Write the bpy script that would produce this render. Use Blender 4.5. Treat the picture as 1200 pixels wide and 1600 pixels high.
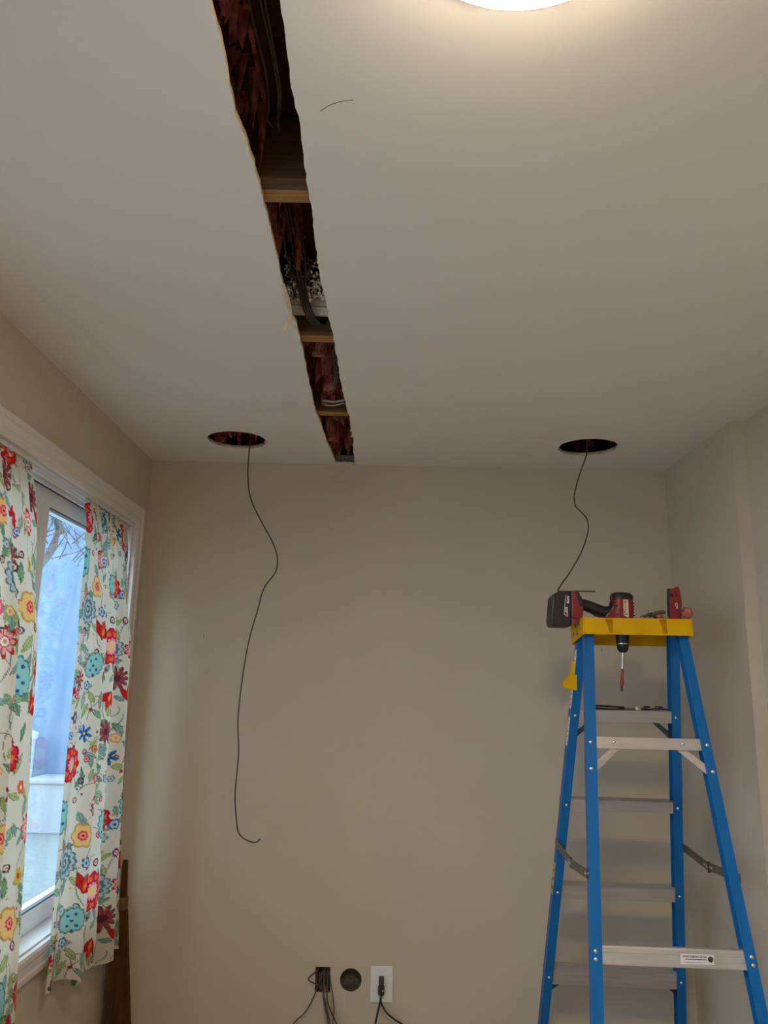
import bpy, bmesh, math, random
import numpy as np
from mathutils import Vector, Matrix, noise

for o in list(bpy.data.objects):
    bpy.data.objects.remove(o, do_unlink=True)
scene = bpy.context.scene
COL = scene.collection
random.seed(7)

# ------------------------------------------------------------------ camera, world, exposure
EYE = 1.505
cam_d = bpy.data.cameras.new('camera')
cam_d.sensor_fit = 'VERTICAL'
cam_d.sensor_height = 24.0
cam_d.lens = 24.0 * 1210.0 / 1600.0
cam_d.clip_start = 0.02
cam = bpy.data.objects.new('camera', cam_d)
COL.objects.link(cam)
_right = Vector((0.999777, -0.002420, 0.020983))
_fwd = Vector((-0.002192, 0.976165, 0.217018))
_up = Vector((-0.021008, -0.217015, 0.975942))
_m = Matrix((_right, _up, -_fwd)).transposed().to_4x4()
_m.translation = (0, 0, EYE)
cam.matrix_world = _m
scene.camera = cam

SKY_STRENGTH = 3.0
LAMP_STRENGTH = 43.0
world = bpy.data.worlds.new('overcast_sky')
scene.world = world
world.use_nodes = True
_bg = world.node_tree.nodes['Background']
_bg.inputs['Color'].default_value = (0.66, 0.82, 1.0, 1)
_bg.inputs['Strength'].default_value = SKY_STRENGTH

vs = scene.view_settings
vs.view_transform = 'Standard'
vs.look = 'None'
vs.exposure = 1.0
vs.gamma = 1.0
vs.use_curve_mapping = False

# room dimensions (metres)
XL, XR, XB = -1.025, 1.262, 1.215      # left wall, right wall, bump-out of right wall
YB, YF, YSTEP = 3.262, -2.2, 2.61      # back wall, wall behind the camera, step of right wall
ZC, ZD = 2.44, 2.60                    # ceiling face, deck above the joists
DRY = 0.013


# ------------------------------------------------------------------ materials
def srgb(r, g, b):
    def f(c):
        c /= 255.0
        return c / 12.92 if c <= 0.04045 else ((c + 0.055) / 1.055) ** 2.4
    return (f(r), f(g), f(b), 1.0)


def mat(name, col, rough=0.6, metal=0.0, spec=0.5, noise_amt=0.0, scale=30.0, bump=0.0, bump_scale=200.0, col2=None, stretch=None):
    m = bpy.data.materials.new(name)
    m.use_nodes = True
    nt = m.node_tree
    p = nt.nodes['Principled BSDF']
    p.inputs['Base Color'].default_value = col
    p.inputs['Roughness'].default_value = rough
    p.inputs['Metallic'].default_value = metal
    p.inputs['Specular IOR Level'].default_value = spec
    tc = nt.nodes.new('ShaderNodeTexCoord')
    mp = nt.nodes.new('ShaderNodeMapping')
    nt.links.new(tc.outputs['Object'], mp.inputs['Vector'])
    if stretch:
        mp.inputs['Scale'].default_value = stretch
    n = nt.nodes.new('ShaderNodeTexNoise')
    n.inputs['Scale'].default_value = scale
    n.inputs['Detail'].default_value = 5
    nt.links.new(mp.outputs['Vector'], n.inputs['Vector'])
    if noise_amt > 0 or col2:
        mix = nt.nodes.new('ShaderNodeMix')
        mix.data_type = 'RGBA'
        c2 = col2 or tuple(c * (1 - noise_amt) for c in col[:3]) + (1,)
        mix.inputs[6].default_value = col
        mix.inputs[7].default_value = c2
        rmp = nt.nodes.new('ShaderNodeMapRange')
        rmp.inputs['From Min'].default_value = 0.35
        rmp.inputs['From Max'].default_value = 0.65
        nt.links.new(n.outputs['Fac'], rmp.inputs['Value'])
        nt.links.new(rmp.outputs['Result'], mix.inputs[0])
        nt.links.new(mix.outputs[2], p.inputs['Base Color'])
    if bump > 0:
        n2 = nt.nodes.new('ShaderNodeTexNoise')
        n2.inputs['Scale'].default_value = bump_scale
        n2.inputs['Detail'].default_value = 3
        nt.links.new(mp.outputs['Vector'], n2.inputs['Vector'])
        b = nt.nodes.new('ShaderNodeBump')
        b.inputs['Strength'].default_value = bump
        b.inputs['Distance'].default_value = 0.002
        nt.links.new(n2.outputs['Fac'], b.inputs['Height'])
        nt.links.new(b.outputs['Normal'], p.inputs['Normal'])
    return m


M = {}
M['wall'] = mat('wall_paint', (0.56, 0.488, 0.393, 1), 0.75, spec=0.25, noise_amt=0.03, scale=3, bump=0.12, bump_scale=250)
M['ceil'] = mat('ceiling_paint', (0.80, 0.775, 0.745, 1), 0.85, spec=0.2, noise_amt=0.03, scale=2.5, bump=0.10, bump_scale=220)
M['gypsum'] = mat('gypsum_edge', (0.72, 0.58, 0.38, 1), 0.9, spec=0.1, noise_amt=0.35, scale=60, bump=0.6, bump_scale=300)
M['gypsum_white'] = mat('gypsum_dust', (0.66, 0.62, 0.56, 1), 0.9, spec=0.1, noise_amt=0.35, scale=90, bump=0.6, bump_scale=300)
M['agedwood_shaded'] = mat('aged_board_shaded', (0.15, 0.088, 0.05, 1), 0.8, spec=0.1, scale=14, col2=(0.105, 0.058, 0.032, 1), stretch=(0.6, 6, 6), bump=0.2)  # dark tone also holds the shading of the joist sides
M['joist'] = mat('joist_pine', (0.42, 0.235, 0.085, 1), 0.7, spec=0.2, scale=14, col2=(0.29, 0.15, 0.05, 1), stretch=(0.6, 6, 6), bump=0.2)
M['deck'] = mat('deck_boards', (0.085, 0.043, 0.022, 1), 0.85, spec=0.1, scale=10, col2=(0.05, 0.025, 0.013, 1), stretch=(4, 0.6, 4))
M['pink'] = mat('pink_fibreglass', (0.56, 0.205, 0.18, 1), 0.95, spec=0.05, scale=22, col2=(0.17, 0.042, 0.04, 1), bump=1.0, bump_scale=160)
M['foil'] = mat('crinkled_foil', (0.62, 0.60, 0.58, 1), 0.32, metal=0.9, bump=1.0, bump_scale=60)
M['ductwhite'] = mat('duct_wrap', (0.82, 0.80, 0.72, 1), 0.6, noise_amt=0.2, scale=30, bump=0.4, bump_scale=80)
M['cable'] = mat('dark_cable', (0.045, 0.042, 0.04, 1), 0.5, noise_amt=0.2)
M['cablegrey'] = mat('grey_cable', (0.13, 0.12, 0.105, 1), 0.55, noise_amt=0.2)
M['wire'] = mat('low_voltage_wire', (0.062, 0.056, 0.05, 1), 0.5, noise_amt=0.15)
M['wirebrown'] = mat('brown_cable', (0.085, 0.062, 0.055, 1), 0.5, noise_amt=0.2)
M['strap'] = mat('plastic_strap', (0.62, 0.58, 0.52, 1), 0.5, noise_amt=0.1)
M['trim'] = mat('trim_paint', (0.70, 0.67, 0.65, 1), 0.45, noise_amt=0.04, scale=12)
M['vinyl'] = mat('window_vinyl', (0.72, 0.74, 0.76, 1), 0.35, noise_amt=0.03, scale=8)
M['gasket'] = mat('dark_gasket', (0.16, 0.17, 0.18, 1), 0.6, noise_amt=0.1)
M['plate'] = mat('plate_plastic', (0.78, 0.78, 0.80, 1), 0.35, noise_amt=0.02)
M['black'] = mat('black_rubber', (0.012, 0.012, 0.013, 1), 0.45, noise_amt=0.2)
M['batt'] = mat('battery_plastic', (0.013, 0.012, 0.012, 1), 0.45, noise_amt=0.25, bump=0.3, bump_scale=400)
M['red'] = mat('tool_red', (0.23, 0.013, 0.018, 1), 0.4, noise_amt=0.15, scale=40)
M['reddark'] = mat('bit_red', (0.30, 0.03, 0.03, 1), 0.45, noise_amt=0.2)
M['silver'] = mat('label_silver', (0.75, 0.66, 0.56, 1), 0.25, metal=0.7, noise_amt=0.1)
M['orange'] = mat('label_orange', (0.45, 0.16, 0.03, 1), 0.5, noise_amt=0.1)
M['white'] = mat('label_white', (0.74, 0.70, 0.68, 1), 0.5, noise_amt=0.04)
M['ink'] = mat('label_ink', (0.02, 0.02, 0.02, 1), 0.6, noise_amt=0.1)
M['yellow'] = mat('cap_yellow', (0.72, 0.40, 0.001, 1), 0.5, spec=0.15, noise_amt=0.12, scale=14, bump=0.1)
M['yellowlabel'] = mat('label_yellow', (0.62, 0.50, 0.10, 1), 0.5, noise_amt=0.2)
M['blue'] = mat('fibreglass_blue', (0.004, 0.135, 0.40, 1), 0.42, spec=0.25, noise_amt=0.14, scale=8, stretch=(3, 3, 0.5))
M['alu'] = mat('step_aluminium', (0.56, 0.52, 0.50, 1), 0.42, metal=0.55, noise_amt=0.14, scale=20, stretch=(0.4, 4, 4))
M['rivet'] = mat('rivet_steel', (0.72, 0.70, 0.68, 1), 0.25, metal=0.9, noise_amt=0.05)
M['steel'] = mat('steel_bright', (0.6, 0.58, 0.56, 1), 0.2, metal=1.0, noise_amt=0.1)
M['zinc'] = mat('spreader_zinc', (0.15, 0.125, 0.075, 1), 0.45, metal=0.4, noise_amt=0.25, scale=30)
M['braceblue'] = mat('brace_dark', (0.05, 0.075, 0.11, 1), 0.45, metal=0.4, noise_amt=0.2)
M['brownwood'] = mat('brown_stained_wood', (0.095, 0.040, 0.008, 1), 0.6, spec=0.2, scale=9, col2=(0.052, 0.020, 0.004, 1), stretch=(8, 8, 0.7))
M['brownwood2'] = mat('reddish_wood', (0.165, 0.075, 0.024, 1), 0.6, scale=9, col2=(0.11, 0.048, 0.014, 1), stretch=(1, 8, 8))
M['floorwood'] = mat('floor_oak', (0.46, 0.34, 0.23, 1), 0.45, scale=8, col2=(0.38, 0.27, 0.17, 1), stretch=(6, 0.6, 1))
M['paper'] = mat('torn_paper', (0.78, 0.62, 0.42, 1), 0.85, spec=0.1, noise_amt=0.15, scale=60)
M['plierbrown'] = mat('dusty_tool_steel', (0.20, 0.15, 0.10, 1), 0.5, metal=0.3, noise_amt=0.4, scale=90)
M['streak'] = mat('streaky_backing', (0.075, 0.062, 0.05, 1), 0.9, spec=0.1, scale=16, col2=(0.20, 0.165, 0.13, 1), stretch=(.5, 1, 4))
M['crumb'] = mat('plaster_crumb', (0.55, 0.42, 0.26, 1), 0.9, noise_amt=0.3, scale=100)
M['grass'] = mat('pale_lawn', (0.165, 0.20, 0.20, 1), 0.95, spec=0.05, scale=14, col2=(0.21, 0.245, 0.235, 1))
M['siding'] = mat('pale_blue_siding', (0.105, 0.185, 0.285, 1), 0.75, scale=5, col2=(0.15, 0.225, 0.315, 1), stretch=(1.6, 1, .45))
M['roof'] = mat('grey_shingle', (0.18, 0.18, 0.2, 1), 0.9, noise_amt=0.3)
M['bark'] = mat('grey_bark', (0.060, 0.056, 0.052, 1), 0.95, spec=0.05, scale=16, col2=(0.12, 0.115, 0.11, 1), bump=0.8, bump_scale=30)
M['binwhite'] = mat('white_panel', (0.30, 0.33, 0.35, 1), 0.6, noise_amt=0.05)
M['postblue'] = mat('garden_post', (0.33, 0.42, 0.52, 1), 0.8, noise_amt=0.15, scale=6)  # grey-blue base colour with random mottling

m = bpy.data.materials.new('lamp_diffuser')
m.use_nodes = True
nt = m.node_tree
p = nt.nodes['Principled BSDF']
p.inputs['Base Color'].default_value = (0.9, 0.88, 0.84, 1)
p.inputs['Emission Color'].default_value = (1.0, 0.80, 0.56, 1)
p.inputs['Emission Strength'].default_value = LAMP_STRENGTH
M['lamp'] = m

m = bpy.data.materials.new('window_glass')
m.use_nodes = True
nt = m.node_tree
for n in list(nt.nodes):
    nt.nodes.remove(n)
out = nt.nodes.new('ShaderNodeOutputMaterial')
tr = nt.nodes.new('ShaderNodeBsdfTransparent')
tr.inputs['Color'].default_value = (0.94, 0.97, 0.98, 1)
gl = nt.nodes.new('ShaderNodeBsdfGlossy')
gl.inputs['Roughness'].default_value = 0.02
lw = nt.nodes.new('ShaderNodeLayerWeight')
lw.inputs['Blend'].default_value = 0.5
pw = nt.nodes.new('ShaderNodeMath')
pw.operation = 'POWER'
pw.inputs[1].default_value = 5.0
nt.links.new(lw.outputs['Facing'], pw.inputs[0])
fr = nt.nodes.new('ShaderNodeMath')
fr.operation = 'MULTIPLY_ADD'
fr.inputs[1].default_value = 0.96
fr.inputs[2].default_value = 0.03
nt.links.new(pw.outputs[0], fr.inputs[0])
mx = nt.nodes.new('ShaderNodeMixShader')
nt.links.new(fr.outputs[0], mx.inputs['Fac'])
nt.links.new(tr.outputs['BSDF'], mx.inputs[1])
nt.links.new(gl.outputs['BSDF'], mx.inputs[2])
nt.links.new(mx.outputs['Shader'], out.inputs['Surface'])
M['glass'] = m

m = bpy.data.materials.new('floral_cotton')
m.use_nodes = True
nt = m.node_tree
p = nt.nodes['Principled BSDF']
p.inputs['Roughness'].default_value = 0.9
p.inputs['Specular IOR Level'].default_value = 0.1
at_n = nt.nodes.new('ShaderNodeAttribute')
at_n.attribute_name = 'print'
nt.links.new(at_n.outputs['Color'], p.inputs['Base Color'])
tl = nt.nodes.new('ShaderNodeBsdfTranslucent')
nt.links.new(at_n.outputs['Color'], tl.inputs['Color'])
mx = nt.nodes.new('ShaderNodeMixShader')
mx.inputs['Fac'].default_value = 0.28
nt.links.new(p.outputs['BSDF'], mx.inputs[1])
nt.links.new(tl.outputs['BSDF'], mx.inputs[2])
nt.links.new(mx.outputs['Shader'], nt.nodes['Material Output'].inputs['Surface'])
M['floral'] = m


# ------------------------------------------------------------------ mesh helpers
def wm(o):
    mt = Matrix.Translation(o.location) @ o.rotation_euler.to_matrix().to_4x4()
    if o.parent:
        return wm(o.parent) @ o.matrix_parent_inverse @ mt
    return mt


def tag(o, label=None, cat=None, group=None, kind=None):
    if label:
        o['label'] = label
    if cat:
        o['category'] = cat
    if group:
        o['group'] = group
    if kind:
        o['kind'] = kind
    return o


def empty(name, loc, label, cat, group=None, rz=0.0):
    o = bpy.data.objects.new(name, None)
    o.empty_display_size = 0.05
    o.location = loc
    o.rotation_euler = (0, 0, rz)
    COL.objects.link(o)
    return tag(o, label, cat, group)


def link_mesh(name, me, parent=None, materials=()):
    for mm in materials:
        me.materials.append(mm)
    o = bpy.data.objects.new(name, me)
    COL.objects.link(o)
    if parent:
        o.parent = parent
        o.matrix_parent_inverse = wm(parent).inverted()
    return o


def base_origin(o):
    """move a single-mesh thing's origin to the middle of its base"""
    me = o.data
    co = np.empty(len(me.vertices) * 3)
    me.vertices.foreach_get('co', co)
    co = co.reshape(-1, 3)
    lo, hi = co.min(0), co.max(0)
    c = np.array([(lo[0] + hi[0]) / 2, (lo[1] + hi[1]) / 2, lo[2]])
    me.vertices.foreach_set('co', (co - c).ravel())
    me.update()
    o.location = Vector(c)
    return o


def catmull(pts, n=8):
    pts = [Vector(p) for p in pts]
    if len(pts) < 3:
        return pts
    P = [pts[0] * 2 - pts[1]] + pts + [pts[-1] * 2 - pts[-2]]
    res = []
    for i in range(1, len(P) - 2):
        a, b, c, d = P[i - 1], P[i], P[i + 1], P[i + 2]
        for k in range(n):
            t = k / n
            res.append(0.5 * ((2 * b) + (c - a) * t + (2 * a - 5 * b + 4 * c - d) * t * t + (3 * b - a - 3 * c + d) * t ** 3))
    res.append(pts[-1])
    return res


class MB:
    def __init__(self, xf=None):
        self.v = []
        self.f = []
        self.xf = xf

    def add(self, vs_, fs):
        b = len(self.v)
        self.v += [Vector(v) for v in vs_]
        self.f += [tuple(b + i for i in f) for f in fs]
        return self

    def box(self, x0, x1, y0, y1, z0, z1):
        x0, x1 = min(x0, x1), max(x0, x1)
        y0, y1 = min(y0, y1), max(y0, y1)
        z0, z1 = min(z0, z1), max(z0, z1)
        return self.add([(x0, y0, z0), (x1, y0, z0), (x1, y1, z0), (x0, y1, z0), (x0, y0, z1), (x1, y0, z1), (x1, y1, z1), (x0, y1, z1)],
                        [(0, 3, 2, 1), (4, 5, 6, 7), (0, 1, 5, 4), (1, 2, 6, 5), (2, 3, 7, 6), (3, 0, 4, 7)])

    def loft(self, rings, cap=True, closed=True):
        n = len(rings[0])
        vs_ = [p for r in rings for p in r]
        fs = []
        for i in range(len(rings) - 1):
            for j in range(n if closed else n - 1):
                k = (j + 1) % n
                fs.append((i * n + j, i * n + k, (i + 1) * n + k, (i + 1) * n + j))
        if cap:
            fs.append(tuple(reversed(range(n))))
            fs.append(tuple(range((len(rings) - 1) * n, len(rings) * n)))
        return self.add(vs_, fs)

    def prism(self, poly, axis, a, b):
        def mk(p, t):
            if axis == 'x':
                return (t, p[0], p[1])
            if axis == 'y':
                return (p[0], t, p[1])
            return (p[0], p[1], t)
        return self.loft([[mk(p, a) for p in poly], [mk(p, b) for p in poly]])

    def tube(self, pts, r, seg=8, smooth_n=0, flat=None):
        pts = catmull(pts, smooth_n) if smooth_n else [Vector(p) for p in pts]
        rings = []
        n = len(pts)
        up = None
        for i, p_ in enumerate(pts):
            d = (pts[min(i + 1, n - 1)] - pts[max(i - 1, 0)]).normalized()
            if up is None:
                up = Vector((0, 0, 1)) if abs(d.z) < 0.9 else Vector((1, 0, 0))
            s = d.cross(up)
            if s.length < 1e-6:
                s = d.orthogonal()
            s.normalize()
            up = s.cross(d).normalized()
            rr = r(i / (n - 1)) if callable(r) else r
            fa = flat or 1.0
            rings.append([p_ + s * math.cos(2 * math.pi * k / seg) * rr + up * math.sin(2 * math.pi * k / seg) * rr * fa for k in range(seg)])
        return self.loft(rings)

    def lathe(self, prof, c, axis='z', seg=20):
        rings = []
        for r, h in prof:
            ring = []
            for k in range(seg):
                a = 2 * math.pi * k / seg
                x, y = math.cos(a) * r, math.sin(a) * r
                if axis == 'z':
                    q = (c[0] + x, c[1] + y, c[2] + h)
                elif axis == 'y':
                    q = (c[0] + x, c[1] + h, c[2] - y)
                else:
                    q = (c[0] + h, c[1] + x, c[2] + y)
                ring.append(q)
            rings.append(ring)
        return self.loft(rings)

    def build(self, name, material, parent=None, smooth=False, bevel=0.0):
        vs_ = [self.xf @ v for v in self.v] if self.xf else self.v
        me = bpy.data.meshes.new(name)
        me.from_pydata([tuple(v) for v in vs_], [], self.f)
        bm = bmesh.new()
        bm.from_mesh(me)
        bmesh.ops.recalc_face_normals(bm, faces=bm.faces)
        if bevel > 0:
            bmesh.ops.bevel(bm, geom=[e for e in bm.edges if len(e.link_faces) == 2 and e.calc_face_angle(0) > 0.6], offset=bevel, segments=2, profile=0.6, affect='EDGES', clamp_overlap=True)
        bm.to_mesh(me)
        bm.free()
        if smooth:
            for pl in me.polygons:
                pl.use_smooth = True
            try:
                me.set_sharp_from_angle(angle=math.radians(40))
            except Exception:
                pass
        me.update()
        return link_mesh(name, me, parent, [M[material]] if isinstance(material, str) else material)


def sheet(name, loops, thick, to_world, mats_, edge_test=None, parent=None):
    """flat board with holes: loops of 2D points, extruded by thick, then mapped to the room"""
    cu = bpy.data.curves.new('tmp', 'CURVE')
    cu.dimensions = '2D'
    cu.fill_mode = 'BOTH'
    cu.extrude = thick / 2
    for lp in loops:
        sp = cu.splines.new('POLY')
        sp.points.add(len(lp) - 1)
        for i, q in enumerate(lp):
            sp.points[i].co = (q[0], q[1], 0, 1)
        sp.use_cyclic_u = True
    ob = bpy.data.objects.new('tmp', cu)
    COL.objects.link(ob)
    bpy.context.view_layer.update()
    dg = bpy.context.evaluated_depsgraph_get()
    me = bpy.data.meshes.new_from_object(ob.evaluated_get(dg))
    bpy.data.objects.remove(ob, do_unlink=True)
    bpy.data.curves.remove(cu)
    me.materials.clear()
    if len(mats_) > 1:
        for pl in me.polygons:
            if abs(pl.normal.z) < 0.5 and (edge_test is None or edge_test(pl.center)):
                pl.material_index = 1
    for v in me.vertices:
        v.co = Vector(to_world(v.co.x, v.co.y, v.co.z))
    bm = bmesh.new()
    bm.from_mesh(me)
    bmesh.ops.remove_doubles(bm, verts=bm.verts, dist=1e-5)
    bmesh.ops.recalc_face_normals(bm, faces=bm.faces)
    bm.to_mesh(me)
    bm.free()
    me.name = name
    return link_mesh(name, me, parent, [M[k] for k in mats_])


def circle(cx, cy, r, n=40, jit=0.0, sx=1.0, sy=1.0):
    return [(cx + math.cos(2 * math.pi * k / n) * r * sx * (1 + random.uniform(-jit, jit)), cy + math.sin(2 * math.pi * k / n) * r * sy * (1 + random.uniform(-jit, jit))) for k in range(n)]


def struct(o):
    o['kind'] = 'structure'
    return o


# ------------------------------------------------------------------ setting: ceiling with cut channel and two round holes
cl = [(-.262, .30), (-.262, .62), (-.261, .90), (-.261, 1.01), (-.266, 1.075), (-.268, 1.135), (-.262, 1.19), (-.258, 1.26), (-.256, 1.344), (-.257, 1.45), (-.257, 1.55), (-.259, 1.68), (-.262, 1.80),
      (-.259, 1.86), (-.249, 1.90), (-.249, 2.07), (-.252, 2.25), (-.254, 2.45), (-.257, 2.574), (-.245, 2.72), (-.240, 2.94), (-.228, 3.10), (-.221, 3.250)]
cr = [(-.138, 3.250), (-.139, 3.05), (-.134, 2.90), (-.139, 2.634), (-.148, 2.45), (-.153, 2.278), (-.153, 2.12), (-.155, 2.002), (-.160, 1.86), (-.163, 1.75), (-.166, 1.66), (-.166, 1.56), (-.166, 1.472), (-.162, 1.40),
      (-.163, 1.341), (-.164, 1.25), (-.161, 1.155), (-.166, 1.07), (-.165, 1.009), (-.164, .906), (-.160, .62), (-.162, .30)]


def rough_line(pts, step=0.018, jit=0.0018):
    res = []
    for a, b in zip(pts[:-1], pts[1:]):
        n = max(1, int(math.hypot(b[0] - a[0], b[1] - a[1]) / step))
        for k in range(n):
            t = k / n
            res.append((a[0] + (b[0] - a[0]) * t + random.uniform(-jit, jit), a[1] + (b[1] - a[1]) * t))
    res.append(pts[-1])
    return res


channel = rough_line(cl) + rough_line(cr)
holeL = circle(-.597, 2.945, .113, 48, 0.012, 1.03, 0.97)
holeR = circle(.797, 2.945, .113, 48, 0.014, 1.02, 0.98)
outline = [(XL - .002, YF), (XR + .002, YF), (XR + .002, YSTEP), (XB + .002, YSTEP), (XB + .002, YB + .002), (XL - .002, YB + .002)]
ceiling = struct(sheet('ceiling', [outline, channel, holeL, holeR], DRY, lambda x, y, z: (x, y, ZC + DRY / 2 + z), ['ceil', 'gypsum'],
                       edge_test=lambda c: abs(c.y) < YB - .005))
for y in (-1.9, -1.25, -.6, .075, .735, 1.356, 2.012, 2.632):
    MB().box(XL, XR, y, y + .040, ZC + DRY + .0005, ZD - .0005).build('joist', 'joist', ceiling)
# scabbed second board beside the first joist, so its underside shows a seam
MB().box(-.62, .20, 1.3205, 1.3555, ZC + DRY + .0015, ZC + DRY + .138).build('joist', 'agedwood_shaded', ceiling)  # grey-brown board; its darkness also gives the joist its shaded side
MB().box(-.62, .20, 1.990, 2.0115, ZC + DRY + .0025, ZC + DRY + .138).build('joist', 'agedwood_shaded', ceiling)  # board added so the joist's camera side has its shading in the colour
MB().box(-.62, .20, 2.620, 2.6315, ZC + DRY + .0025, ZC + DRY + .138).build('joist', 'agedwood_shaded', ceiling)  # added likewise: shaded side of the third joist, put into the colour
x = XL
for i in range(12):
    w_ = (XR + .14 - XL + .14) / 12
    x0 = XL - .14 + i * w_
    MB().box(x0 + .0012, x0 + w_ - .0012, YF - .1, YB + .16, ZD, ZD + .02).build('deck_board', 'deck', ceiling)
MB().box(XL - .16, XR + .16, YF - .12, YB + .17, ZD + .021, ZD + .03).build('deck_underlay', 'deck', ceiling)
# hairline scratch and tiny chip in the ceiling paint
MB().tube([(-.124, 1.122, ZC), (-.108, 1.108, ZC), (-.090, 1.099, ZC), (-.068, 1.094, ZC)], .0006, 6, 6).build('scratch', 'wire', ceiling)
MB().box(-.0678, -.0618, 1.2555, 1.2575, ZC - .0003, ZC).build('paint_chip', 'trim', ceiling)
MB().prism([(-.221, 3.2485), (-.212, 3.240), (-.200, 3.243), (-.186, 3.237), (-.170, 3.241), (-.155, 3.238), (-.138, 3.2485)], 'z', ZC + .0005, ZC + .006).build('ragged_end_strip', 'trim', ceiling)
# crumbly rims of the round holes
for hx in (-.597, .797):
    mb = MB()
    for k in range(26):
        a = random.uniform(0.1, math.pi - .1)
        r_ = .1125 + random.uniform(-.004, .003)
        s_ = random.uniform(.0015, .0042)
        cx_, cy_ = hx + math.cos(a) * r_ * 1.02, 2.945 + math.sin(a) * r_ * .98
        mb.box(cx_ - s_, cx_ + s_, cy_ - s_, cy_ + s_, ZC - .001, ZC + .004 + s_)
    tag(mb.build('hole_rim_crumbs', 'gypsum_white', ceiling), kind='stuff')

# torn facing strip on the left edge of the channel
MB().loft([[(-.2625, 1.70, ZC - .0015), (-.255, 1.70, ZC - .0015), (-.255, 1.70, ZC + .002), (-.2625, 1.70, ZC + .002)],
           [(-.2635, 1.80, ZC - .002), (-.251, 1.80, ZC - .002), (-.251, 1.80, ZC + .002), (-.2635, 1.80, ZC + .002)],
           [(-.262, 1.858, ZC - .003), (-.254, 1.858, ZC - .003), (-.254, 1.858, ZC), (-.262, 1.858, ZC)],
           [(-.266, 1.855, ZC - .022), (-.257, 1.855, ZC - .020), (-.257, 1.858, ZC - .018), (-.266, 1.858, ZC - .020)],
           [(-.281, 1.852, ZC - .058), (-.272, 1.852, ZC - .054), (-.272, 1.854, ZC - .054), (-.281, 1.854, ZC - .058)]]).build('torn_paper_strip', 'paper', ceiling)
for (x_, y_) in ((-.2545, 1.885), (-.2535, 1.93), (-.252, 2.03), (-.258, 2.60), (-.138, 2.80), (-.137, 2.87), (-.164, 1.60)):
    MB().loft([[(x_ - .002, y_ - .009, ZC + .001), (x_ + .003, y_ - .009, ZC + .001), (x_ + .003, y_ - .009, ZC + .005), (x_ - .002, y_ - .009, ZC + .005)],
               [(x_ - .0045, y_, ZC - .002), (x_ + .002, y_, ZC - .0025), (x_ + .002, y_, ZC + .004), (x_ - .003, y_, ZC + .004)],
               [(x_ - .001, y_ + .010, ZC), (x_ + .002, y_ + .010, ZC), (x_ + .002, y_ + .010, ZC + .003), (x_ - .001, y_ + .010, ZC + .003)]]).build('torn_paper_flake', 'paper', ceiling)

# floor
floor = struct(MB().box(XL - .14, XR + .14, YF - .1, YB + .15, -.06, -.02).build('floor', 'floorwood'))
nx = 18
for i in range(nx):
    w_ = (XR - XL + .02) / nx
    x0 = XL - .01 + i * w_
    MB().box(x0 + .001, x0 + w_ - .001, YF, YB + .01, -.02, 0).build('plank', 'floorwood', floor)

# back wall with its two openings
rect = [(-.231, .359), (-.173, .359), (-.174, .447), (-.231, .447)]
rnd = circle(-.0955, .4035, .0415, 36, 0.004)
wall_back = struct(sheet('wall_back', [[(XL - .001, 0), (XB + .001, 0), (XB + .001, ZC), (XL - .001, ZC)], rect, rnd], DRY, lambda x, y, z: (x, YB + DRY / 2 - z, y), ['wall', 'gypsum_white'],
                         edge_test=lambda c: .3 < c.y < .5))
MB().box(XL - .14, XR + .14, YB + .10, YB + .13, -.06, ZD).build('sheathing', 'deck', wall_back)
for sx_ in (-.69, -.262, .155, .56, .97):
    MB().box(sx_, sx_ + .038, YB + DRY + .0005, YB + .0995, 0, ZD - .001).build('stud', 'agedwood_shaded', wall_back)
MB().box(XL - .13, XR + .13, YB + DRY + .0005, YB + .0995, ZC + .005, ZC + .045).build('top_plate', 'gypsum_white', wall_back)
MB().tube([(-.747, YB, 1.692), (-.7465, YB - .0002, 1.687), (-.747, YB, 1.678)], .0012, 6, 4).build('pencil_mark', 'wirebrown', wall_back)
MB().tube([(.9075, YB, 1.670), (.908, YB - .0002, 1.664), (.9085, YB, 1.656)], .0011, 6, 4).build('pencil_mark', 'wirebrown', wall_back)

# left wall with the window opening
WY0, WY1, WZ0, WZ1 = -1.79, 3.095, .715, 2.122  # opening lengthened toward and past the camera, unseen, to let in more daylight
wall_left = struct(sheet('wall_left', [[(YF - .1, -.06), (YB + .13, -.06), (YB + .13, ZD), (YF - .1, ZD)], [(WY0, WZ0), (WY1, WZ0), (WY1, WZ1), (WY0, WZ1)]], .135,
                         lambda x, y, z: (XL - .0675 + z, x, y), ['wall']))
# right wall, stepped
wall_right = struct(MB().prism([(XR, YF - .1), (XR, YSTEP), (XB, YSTEP), (XB, YB + .13), (XR + .14, YB + .13), (XR + .14, YF - .1)], 'z', -.06, ZD).build('wall_right', 'wall'))
wall_front = struct(MB().box(XL, XR, YF - .1, YF, -.02, ZD).build('wall_front', 'wall'))
struct(MB().box(XL, XB, YB - .014, YB, 0, .09).build('baseboard_back', 'trim', bevel=.004))
struct(MB().box(XL, XL + .014, YF, YB - .015, 0, .09).build('baseboard_left', 'trim', bevel=.004))
struct(MB().prism([(XR, YF), (XR, YSTEP), (XB, YSTEP), (XB, YB - .015), (XB - .014, YB - .015), (XB - .014, YSTEP - .014), (XR - .014, YSTEP - .014), (XR - .014, YF)], 'z', 0, .09).build('baseboard_right', 'trim'))

# window casing (trim), profiled picture-frame moulding
CW = .075
prof = [(0, 0), (0, .015), (.008, .019), (.022, .019), (.027, .016), (.050, .016), (.055, .020), (.068, .020), (CW, .015), (CW, 0)]   # (distance outward from opening, proud)


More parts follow.
